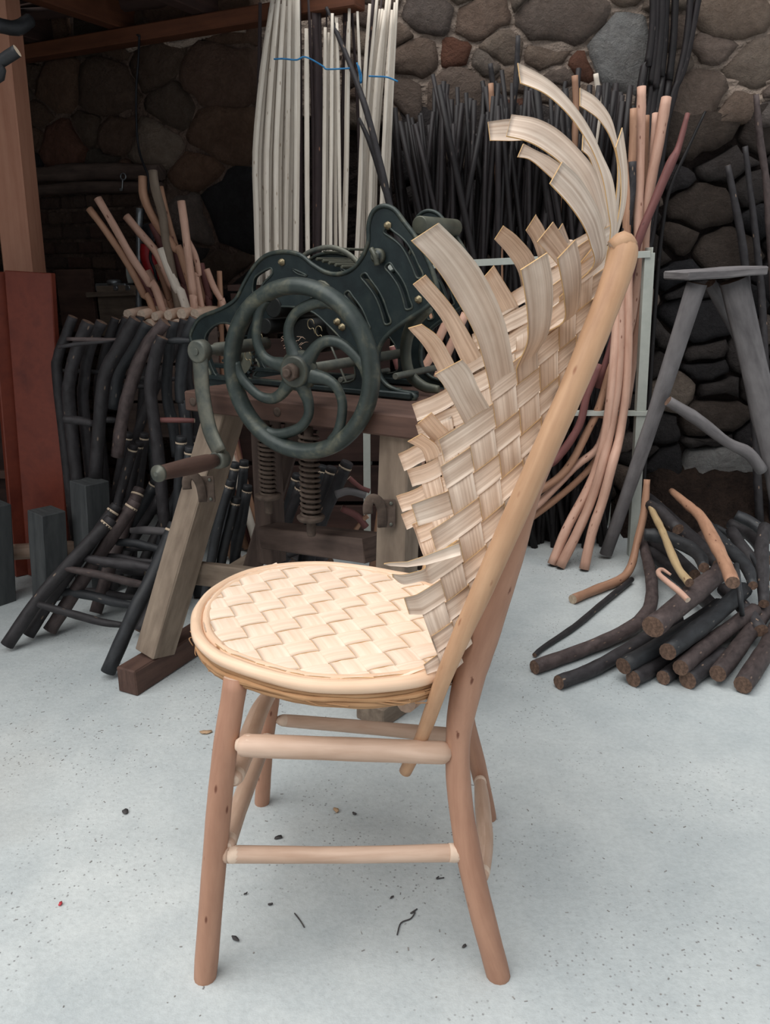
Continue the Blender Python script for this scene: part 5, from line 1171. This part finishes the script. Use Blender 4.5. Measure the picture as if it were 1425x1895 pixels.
ladder('ladder-like dark frame lying foremost, three rungs, feet on the floor', [([(40, 1090), (230, 815), (430, 590), (625, 380)], 66, 'bark'), ([(632, 1248), (800, 870), (900, 680), (1010, 420)], 74, 'barkblue')],
       [([(222, 848), (330, 880), (480, 922), (600, 955), (722, 972)], 44, 'bark', 2.10), ([(385, 640), (500, 660), (650, 690), (760, 720), (852, 735)], 44, 'barkbrown', 2.17), ([(500, 575), (600, 600), (750, 615), (915, 640)], 56, 'bark', 2.21)])
ladder('dark ladder-like frame second in the leaning stack', [([(165, 1030), (330, 770), (500, 530), (662, 305)], 62, 'bark'), ([(820, 1010), (900, 850), (980, 680), (1050, 500)], 60, 'bark')],
       [([(335, 780), (450, 785), (560, 805), (680, 840), (795, 858)], 52, 'barkblue', 2.22), ([(600, 562), (700, 570), (800, 590), (915, 600)], 30, 'bark', 2.3), ([(680, 485), (780, 490), (870, 510), (965, 535)], 44, 'barkblue', 2.32)])
ladder('dark ladder-like frame third back, tall post with pale bark scars', [([(290, 1005), (450, 760), (610, 520), (770, 280)], 66, 'barkbrown'), ([(900, 960), (960, 800), (1010, 650), (1060, 520)], 56, 'bark')],
       [([(460, 770), (580, 780), (700, 800), (810, 810)], 46, 'bark', 2.34), ([(765, 418), (850, 415), (930, 420), (1020, 425)], 42, 'greywood', 2.38)])
ladder('dark ladder-like frame furthest back, posts close under the crank', [([(560, 900), (640, 640), (720, 420), (805, 205)], 62, 'barkbrown'), ([(760, 800), (860, 560), (950, 380), (1050, 180)], 52, 'bark')],
       [([(640, 640), (720, 650), (800, 660), (850, 665)], 40, 'bark', 2.44), ([(700, 520), (800, 520), (900, 525)], 34, 'bark', 2.44)], dy=.2)
# short posts with pale ringed ends standing behind and under the bench
SP = [(KLAD, [(905, 148), (820, 330), (740, 500)], 60, 2.62, 'barkblue'), (KLAD, [(940, 222), (860, 350), (780, 480)], 52, 2.55, 'bark'), (KLAD, [(1055, 190), (1000, 330), (940, 520)], 60, 2.5, 'barkblue'),
      (KF, [(800, 885), (760, 1050), (720, 1300)], 54, 2.66, 'bark'), (KF, [(872, 940), (840, 1100), (800, 1350)], 50, 2.6, 'bark'), (KF, [(832, 958), (790, 1110), (730, 1350)], 54, 2.52, 'bark'), (KF, [(905, 888), (890, 1050), (860, 1300)], 50, 2.68, 'bark'),
      (KF, [(1150, 918), (1140, 1050), (1120, 1300)], 52, 2.55, 'barkblue'), (KF, [(1190, 982), (1170, 1100), (1150, 1300)], 52, 2.5, 'barkblue'), (KF, [(1225, 912), (1215, 1050), (1200, 1300)], 44, 2.6, 'bark'),
      (KB, [(268, 285), (225, 430), (185, 620)], 46, 2.28, 'barkblue'), (KB, [(296, 192), (270, 350), (240, 560)], 44, 2.36, 'barkblue'), (KB, [(345, 180), (335, 300), (310, 500)], 46, 2.42, 'barkblue'), (KB, [(300, 375), (270, 500), (235, 640)], 46, 2.30, 'barkblue'),
      (KB, [(362, 312), (335, 480), (300, 660)], 46, 2.34, 'barkblue'), (KB, [(625, 250), (595, 360), (560, 480)], 56, 2.5, 'barkblue'), (KB, [(755, 205), (720, 330), (690, 480)], 50, 2.56, 'barkblue'), (KB, [(803, 212), (760, 350), (720, 500)], 52, 2.48, 'bark'),
      (KB, [(880, 185), (820, 320), (745, 490)], 62, 2.42, 'bark'), (KB, [(640, 300), (600, 400), (560, 520)], 50, 2.46, 'bark'), (KB, [(15, 55), (10, 200), (0, 400)], 52, 2.42, 'barkblue'), (KB, [(60, 110), (50, 250), (40, 420)], 50, 2.4, 'barkblue')]
RING_ = []
_w = ('short ringed dark post %s')
RING = [_w % t for t in ('right of the foremost leaning frame tops', 'with the lowest top among those left of the crank grip', 'just left of the bench leg hook', 'leftmost under the smooth dark frame', 'second from left under the smooth dark frame', 'leaning lowest left under the smooth dark frame', 'tallest under the smooth dark frame',
        'left of the bench leg, below the reddish rung', 'with a low top left of the bench leg', 'nearest the bench leg below the reddish rung', 'leftmost just right of the splayed bench leg', 'second just right of the splayed bench leg', 'tallest right of the splayed bench leg', 'shortest right of the splayed bench leg', 'furthest right beside the middle bench post',
        'left of the thicker spring under the bench', 'just right of the thicker spring under the bench', 'second right of the thicker spring under the bench', 'highest and furthest right under the bench', 'hidden low behind the thicker spring', 'in shadow behind the crank arm', 'in shadow just under the crank arm')]
for k, pts, w_, yy, m_ in SP:
    P3 = [P(*k(x, y), yy) for x, y in pts]; r = PX(w_/k_s(k), yy)/2*1.15; d_ = (P3[-1]-P3[0]); tt = (P3[-1].z-r*.7)/max(-d_.z, .01)
    P3.append(P3[-1]+d_*tt*.6+Vector((0, 0, -d_.z*tt*.6*-1-0)) if 0 else Vector((P3[-1].x+d_.x*tt*.7, yy-.03, r*.7)))
    e = tube('post_blank', P3, r, [M[m_], M['logend']], None, seg=11, per=4, knots=.04, label=RING[len(RING_)], cat='post', group='short ringed posts behind the frames and bench')
    t = (P3[0]-P3[1]).normalized(); q = P3[0]
    RING_.append(1)
    joined('end_ring', [lathe_data(q-t*.003, t, [(0, r*1.02), (.005, r*1.02), (.006, r*.9)], 12)], M['paleend'], e)
    joined('end_plug', [lathe_data(q+t*.002, t, [(0, r*.97), (.016, r*.95), (.018, r*.85)], 12)], M[m_], e)
# scattered lying sticks under the bench
for j, (pts, w_, m_, lb) in enumerate([([(900, 240), (960, 290), (1010, 310)], 26, 'redrod', 'reddish stick under the bench right of the springs'), ([(860, 400), (940, 440), (990, 500)], 40, 'redrod', 'split reddish billet lying under the bench'),
                                       ([(830, 330), (900, 310), (990, 330)], 44, 'greywood', 'grey weathered board end under the bench'), ([(930, 520), (975, 460), (1000, 440)], 26, 'brownrod', 'short orange stick leaning low under the bench')]):
    P3 = [P(*KB(x, y), 2.35) for x, y in pts]
    dz = 0
    tube('stick', P3, PX(w_/2.85, 2.4)/2, [M[m_], M['cutend']], None, seg=8, per=4, knots=.06, label=lb, cat='stick')
for pts, lb, m_ in (([(560, 660), (640, 640), (740, 665)], 'black log lying on the floor under the bench, nearest the rail', 'bark'), ([(600, 690), (700, 655), (800, 690)], 'black log lying on the floor under the bench, right of the other', 'bark'), ([(545, 640), (560, 680), (600, 700)], 'short black log end under the bench', 'barkblue')):
    glog([(x, y, .03) for x, y in pts], (56,), (m_, 'logend'), lb, k=KB, group=None)

# ================================================================== square blocks joined by octagonal rails
low = empty('low_trestle', G(85, 1102, 0)+Vector((0, .1, 0)), 'low stand of dark square wooden blocks joined by peeled octagonal rails', 'stand')
def block(xt, yt, xb, yb_, w_):
    c = G(*KLAD(xb, yb_), 0); t_ = P(*KLAD(xt, yt), c.y)
    bar('block', c, t_, w_, w_, M['block'], low, up=(0.75, 1, 0), bev=.003, jit=.001); return c, t_.z
cA, zA = block(272, 300, 300, 812, .084)
cB, zB = block(-58, 258, -20, 835, .088)
cC, zC = block(522, 125, 560, 770, .088)
def orail(p, q, r): tube('rail', [p, p.lerp(q, .06), p.lerp(q, .94), q], [r*.6, r, r, r*.6], [M['rung'], M['cutend']], low, seg=8, per=1, smooth_path=False)
orail(P(*KLAD(-60, 552), cA.y+.06), P(*KLAD(470, 520), cA.y+.10), .028)
orail(P(*KLAD(40, 500), cA.y+.28), P(*KLAD(502, 385), cA.y+.36), .024)

# ================================================================== red plank
pk = empty('red_plank', Vector((P(80, 900, 2.66).x, 2.68, 0)), 'tall red-brown stained plank box standing beside the post', 'plank')
gz = G(100, 1075, 0)
pb, pt = Vector((P(96, 1060, 2.66).x, 2.66, .001)), P(48, 503, 2.66)
bar('front_board', pb+Vector((-.005, 0, 0)), pt+Vector((.012, 0, 0)), .155, .03, M['redplank'], pk, up=(0.12, 1, 0), bev=.003)
bar('side_board', pb+Vector((-.105, .02, 0)), pt+Vector((-.09, .02, 0)), .07, .028, M['redplank'], pk, up=(-.9, 1, 0), bev=.003)
bar('base_block', Vector((pb.x-.22, 2.80, .06)), Vector((pb.x+.02, 2.80, .06)), .10, .12, M['redplank'], pk, bev=.003)
# dark box standing in for the black void at far left, with shelf edge
cab = empty('dark_box', Vector((P(10, 900, 2.95).x, 3.0, 0)), 'dark low box with a shelf edge, filling the black gap behind the red plank', 'dark_box')
cx0 = P(10, 900, 2.95).x
bar('side', Vector((cx0-.35, 3.0, .45)), Vector((cx0+.08, 3.0, .45)), .25, .9, M['board'], cab, bev=.004)
bar('shelf_edge', Vector((cx0-.35, 2.86, .32)), Vector((cx0+.09, 2.86, .32)), .03, .03, M['benchtop'], cab, bev=.003)

# ================================================================== peeled sticks, upper left
PS = [([(515, 1045), (600, 1190), (690, 1350), (790, 1500), (860, 1640)], 38, 'pinkrod', 'peeled stick, highest of the pair leaning far left'), ([(470, 1100), (560, 1220), (680, 1400), (760, 1560), (830, 1700)], 36, 'brownrod', 'peeled stick, outermost left of the fan'),
      ([(665, 1140), (740, 1230), (830, 1340), (900, 1500), (1000, 1700)], 40, 'pinkrod', 'peeled stick with broad sawn top, third in the fan'), ([(752, 930), (760, 1040), (820, 1170), (920, 1310), (1000, 1480)], 42, 'brownrod', 'tall crooked peeled stick with a bend near the top'),
      ([(845, 985), (870, 1100), (905, 1230), (940, 1350), (990, 1550)], 32, 'brownrod', 'slim peeled stick right of the tall crooked one'), ([(805, 900), (820, 1000), (860, 1150), (900, 1400)], 44, 'oldwood', 'flat grey-brown batten behind the tall crooked stick'),
      ([(955, 1060), (975, 1200), (1000, 1400), (1020, 1560), (1035, 1700)], 40, 'pinkrod', 'straight peeled stick standing upright in the fan'), ([(850, 1310), (890, 1420), (940, 1540), (990, 1650)], 44, 'lath', 'palest thick stick low in the middle of the fan'),
      ([(775, 1430), (830, 1540), (880, 1620), (920, 1690)], 44, 'pinkrod', 'short peeled stick low on the left of the fan'), ([(720, 1400), (760, 1480), (820, 1590), (850, 1680)], 36, 'redrod', 'reddish stick low on the left of the fan'),
      ([(830, 1395), (870, 1500), (900, 1600), (930, 1700)], 34, 'brownrod', 'brown stick behind the palest one'), ([(1090, 1420), (1130, 1520), (1180, 1610), (1200, 1700)], 32, 'pinkrod', 'short peeled stick leaning at the right of the fan'),
      ([(1157, 1430), (1160, 1520), (1165, 1610), (1165, 1700)], 28, 'brownrod', 'short upright stick furthest right of the fan'), ([(1060, 1390), (1080, 1480), (1105, 1580), (1120, 1700)], 34, 'redrod', 'reddish stick right of the straight upright one'),
      ([(1030, 1410), (1055, 1500), (1070, 1600), (1075, 1700)], 44, 'brownrod', 'thick brown stick right of the straight upright one'), ([(990, 1270), (1030, 1350), (1050, 1450), (1060, 1600)], 30, 'pinkrod', 'slim stick peeping out behind the straight upright one'),
      ([(900, 1250), (930, 1380), (970, 1500), (1000, 1650)], 30, 'redrod', 'dark stick in the shadow of the crooked one'), ([(800, 1180), (850, 1300), (900, 1420), (950, 1560)], 34, 'redrod', 'dark reddish stick below the bend of the crooked one')]
for pts, w_, m_, lb in PS:
    yy = 2.86+rnd.uniform(0, .16); P3 = [P(*KS(x, y), yy+.03*(1-i/4)) for i, (x, y) in enumerate(pts)]; r = PX(w_/2.85, yy)/2
    d_ = P3[-1]-P3[0]; tt = min((P3[-1].z-r)/-d_.z, .22/max(abs(d_.x), .01)); P3.append(Vector((P3[-1].x+d_.x*tt, yy-.05, r)))
    P3 = [P3[0].lerp(P3[-1], 0)]+P3[1:]
    tube('peeled_stick', P3, r, [M[m_], M['cutend']], None, seg=9, per=4, knots=.04, label=lb, cat='stick')
# short billets stacked in a box, their pale ends showing
box_ = empty('billet_box', Vector((P(330, 700, 2.85).x, 2.92, 0)), 'rough wooden box holding short peeled billets behind the chair frames', 'box')
bx0, bx1 = P(238, 620, 2.85).x, P(395, 620, 2.85).x; bz = P(300, 604, 2.85).z
for i in range(3): bar('side_board', Vector((bx0-.02, 2.82, bz-.06-.13*i)), Vector((bx1+.02, 2.82, bz-.06-.13*i)), .02, .12, M['darkwood'], box_, bev=.002)
for x in (bx0, bx1): bar('leg', Vector((x, 2.85, 0)), Vector((x, 2.85, bz-.01)), .035, .035, M['darkwood'], box_, bev=.002)
bar('bottom_board', Vector((bx0, 2.93, bz-.035)), Vector((bx1, 2.93, bz-.035)), .22, .02, M['darkwood'], box_, bev=.002)
for j in range(12):
    x = bx0+.01+(bx1-bx0-.02)*(j+.5)/12; z = bz-.025+.03+(j % 2)*.028+rnd.uniform(0, .01); r = rnd.uniform(.015, .020)
    p = Vector((x-.03, 2.815, z)); tube('billet', [p, p+Vector((.03, .10, .004)), p+Vector((.06, .20, -.002))], [r*.9, r, r], [M['rung'], M['cutend']], None, seg=9, per=3, knots=.06,
         label='short peeled billet with pale cut end in the row behind the chair frames', cat='billet', group='short peeled billets in the wooden box')

# ================================================================== shelf in the recess
def lp(u, v, h): return PL(u, v, A0+AN*h, AN)
sh = empty('shelf_board', lp(230, 548, .1), 'rough board ledge in the brick recess', 'shelf')
bar('board', lp(182, 545, .09), lp(272, 541, .09), .14, .02, M['oldwood'], sh, bev=.002)
bar('upright', lp(225, 575, .06), lp(225, 552, .06), .12, .10, M['oldwood'], sh, bev=.002)
for (u0, u1, v0, v1, lb, m_) in ((112, 176, 522, 592, 'brown square wooden panel leaning in the recess', 'benchtop'), (186, 262, 552, 600, 'scratched light wooden panel under the metal gadget', 'oldwood')):
    p, q = lp(u0, (v0+v1)/2, .12), lp(u1, (v0+v1)/2, .12); hh = lp(u0, v0, .12).z-lp(u0, v1, .12).z
    bar('wooden_panel', p, q, .018, hh+.1, M[m_], None, bev=.002, label=lb, cat='panel')
M['steel'] = blotch('dull_steel', rgb(128, 134, 138), rgb(168, 172, 174), 30, .35, .1, .001, 0, metal=.7)
M['redplastic'] = blotch('red_plastic', rgb(150, 30, 34), rgb(172, 40, 44), 20, .4, .1, .001, 0)
M['black'] = blotch('black_plastic', rgb(24, 24, 28), rgb(40, 40, 46), 20, .5, .1, .001, 0)
gad = empty('metal_gadget', lp(212, 540, .1), 'small grey metal fitting with a round cap on the ledge', 'fitting')
bar('body', lp(184, 532, .10), lp(240, 532, .10), .05, .034, M['steel'], gad, bev=.004)
joined('cap', [lathe_data(lp(212, 527, .10)+Vector((0, 0, .0)), (0, 0, 1), [(0, .030), (.016, .030), (.020, .024), (.022, .012)], 18)], M['steel'], gad)
joined('dial', [lathe_data(lp(217, 533, .125), AN, [(0, .011), (.012, .011), (.014, .008)], 14)], M['steel'], gad)
joined('dial', [lathe_data(lp(238, 533, .125), AN, [(0, .013), (.006, .013), (.007, .009)], 14)], M['steel'], gad)
tube('cloth_scrap', [lp(240, 492, .10), lp(242, 508, .10), lp(244, 524, .10)], [.022, .026, .022], M['rackpaint'], None, seg=8, flat=(.4, 1, (0, 0, 1)), label='pale scrap of paper hanging over the metal fitting', cat='paper')
tube('metal_pipe', [lp(258, 385, .14), lp(258, 450, .14), lp(259, 520, .14), lp(259, 600, .14), Vector((*lp(259, 600, .14).to_tuple()[:2], .01))], .013, M['steel'], None, seg=10, label='upright grey metal pipe standing behind the peeled sticks', cat='pipe')
rp = empty('power_tool', lp(280, 510, .16), 'red and black hand tool hanging behind the peeled sticks', 'tool')
tube('body', [lp(275, 452, .16), lp(276, 475, .16), lp(283, 500, .16), lp(284, 520, .16)], [.030, .034, .030, .02], M['redplastic'], rp, seg=10)
tube('grip', [lp(272, 424, .16), lp(284, 430, .17), lp(292, 450, .17)], [.024, .032, .026], M['black'], rp, seg=10)
tube('strap', [lp(286, 440, .20), lp(278, 475, .20), lp(286, 500, .20), lp(290, 520, .19)], .006, M['black'], rp, seg=6)
ky = empty('iron_key', lp(226, 338, .08), 'small iron key hanging under the lintel', 'key')
kc = lp(228, 327, .08)
tube('bow', [kc+AD*math.cos(t)*.014+Vector((0, 0, math.sin(t)*.012)) for t in [i*.785 for i in range(8)]], .0028, M['steel'], ky, seg=6, closed=True, per=2)
tube('shank', [lp(227, 331, .08), lp(226, 352, .08)], .003, M['steel'], ky, seg=6); bar('bit', lp(226, 351, .08), lp(222, 351, .08), .004, .01, M['steel'], ky, bev=0)
tube('cable', [lp(258, 66, .13), lp(256, 110, .10), lp(252, 170, .09), lp(253, 240, .09), lp(258, 280, .09), lp(266, 305, .10), lp(275, 330, .10), lp(272, 360, .10), lp(264, 400, .11), lp(262, 460, .12)], .0045, M['black'], None, seg=6, label='black cable hanging down the stone wall from the beam', cat='cable')
tube('cable', [P(60, 2, 3.2), P(120, 18, 3.3), P(170, 34, 3.35), P(215, 55, 3.5), lp(258, 66, .13)], .004, M['black'], None, seg=6, label='black cable running under the ceiling boards', cat='cable')
# cut branches poking in at the upper left
for pts, lb in (([(-60, 160, 1.9), (0, 115, 1.9), (32, 94, 1.9)], 'black barked branch end poking in before the post'), ):
    P3 = [P(*p) for p in pts]
    d_ = P3[0]-P3[-1]; P3 = [Vector((-2.11, 1.95, P3[0].z-.12)), Vector((-1.5, 1.93, P3[0].z-.06))]+P3
    tube('branch', P3, .0125, [M['barkblue'], M['paleend']], None, seg=10, knots=.05, label=lb, cat='branch')
tube('branch', [P(-10, 45, 2.7), P(30, 52, 2.75), P(55, 38, 2.8)], [.022, .022, .02], [M['barkblue'], M['paleend']], None, seg=10, knots=.05, label='dark branch stub crossing the post top', cat='branch')

# ================================================================== litter on the floor
M['leaf'] = blotch('dark_leaf', rgb(60, 58, 60), rgb(84, 80, 78), 60, .8, .3, .001, 0)
M['redbit'] = blotch('red_bit', rgb(190, 60, 70), rgb(200, 80, 84), 60, .8, .3, .001, 0)
M['tanbit'] = blotch('tan_bark_bit', rgb(170, 140, 110), rgb(190, 160, 130), 60, .8, .3, .001, 0)
def scrap(u, v, ru, label, mt='leaf', el=1.8, name='bark_scrap', cat='scrap'):
    c = G(u, v, .0012); r = ru/FPX*c.y*.8; a0 = rnd.uniform(0, 3); n = 9; V = []
    for z in (0, 1):
        for k in range(n):
            a = k*6.2832/n; q = r*(1+rnd.uniform(-.3, .3)); x, y = math.cos(a)*q*el, math.sin(a)*q
            V.append(c+Vector((x*math.cos(a0)-y*math.sin(a0), x*math.sin(a0)+y*math.cos(a0), .0008+z*.0015*(1+rnd.random()))))
    F = [tuple(range(n))[::-1], tuple(range(n, 2*n))]+[(k, (k+1) % n, n+(k+1) % n, n+k) for k in range(n)]
    mk(name, V, F, M[mt], label=label, cat=cat)
scrap(232, 1503, 7, 'dark leaf scrap on the floor left of the front leg'); scrap(515, 1551, 6, 'dark round scrap on the floor above the low rung'); scrap(435, 1738, 6, 'small dark scrap on the floor right of the near front foot', el=2.2)
scrap(656, 1507, 4, 'small dark chip on the floor behind the low rung'); scrap(859, 1752, 4, 'small brown chip on the floor left of the rear foot'); scrap(112, 1674, 4, 'tiny red scrap on the floor far left', 'redbit'); scrap(622, 1500, 6, 'tan bark chip on the floor under the seat', 'tanbit')
scrap(381, 1356, 9, 'pale bark shaving on the floor left of the front legs', 'tanbit')
for u, v, q_ in ((500, 1675, 'beside the short twig'), (455, 1655, 'nearest the near front leg'), (725, 1662, 'above the crumpled twig')): scrap(u, v, 2.2, 'fine dark splinter on the floor '+q_, name='splinter', el=3.0)
def wire(pts, label): tube('twig', [G(u, v, .0022) for u, v in pts], .0012, M['leaf'], None, seg=5, per=4, label=label, cat='twig')
wire([(545, 1690), (555, 1703), (563, 1716)], 'short thin twig on the floor between the chair feet'); wire([(735, 1730), (742, 1708), (760, 1700), (768, 1688), (760, 1690), (772, 1682)], 'crumpled thin twig on the floor near the rear foot'); wire([(812, 1622), (808, 1626), (822, 1624)], 'hair-thin bit of fibre on the floor under the low rung')
M['dust'] = blotch('grey_dust', rgb(120, 118, 116), rgb(150, 146, 142), 60, .9, .2, .001, 0)
dd = []
R4 = random.Random(8)
for i in range(420):
    u, v = R4.uniform(0, 1425), R4.uniform(1150, 1880)
    if R4.random() < .45: u, v = R4.gauss(260, 150), R4.gauss(1330, 70)
    if R4.random() < .25: u, v = R4.gauss(1060, 60), R4.gauss(1030, 25)
    if v < 1010: continue
    c = G(u, v, .0006); a = R4.uniform(0, 3.14); l = R4.uniform(.0008, .0032); w_ = R4.uniform(.0004, .0011); d_ = Vector((math.cos(a), math.sin(a), 0))
    dd.append(box_data(c-d_*l, c+d_*l, w_*2, .001, (0, 0, 1), 0))
joined('wood_dust', dd, M['dust'], None, label='fine dark splinters and dust scattered over the pale floor', cat='debris', kind='stuff')
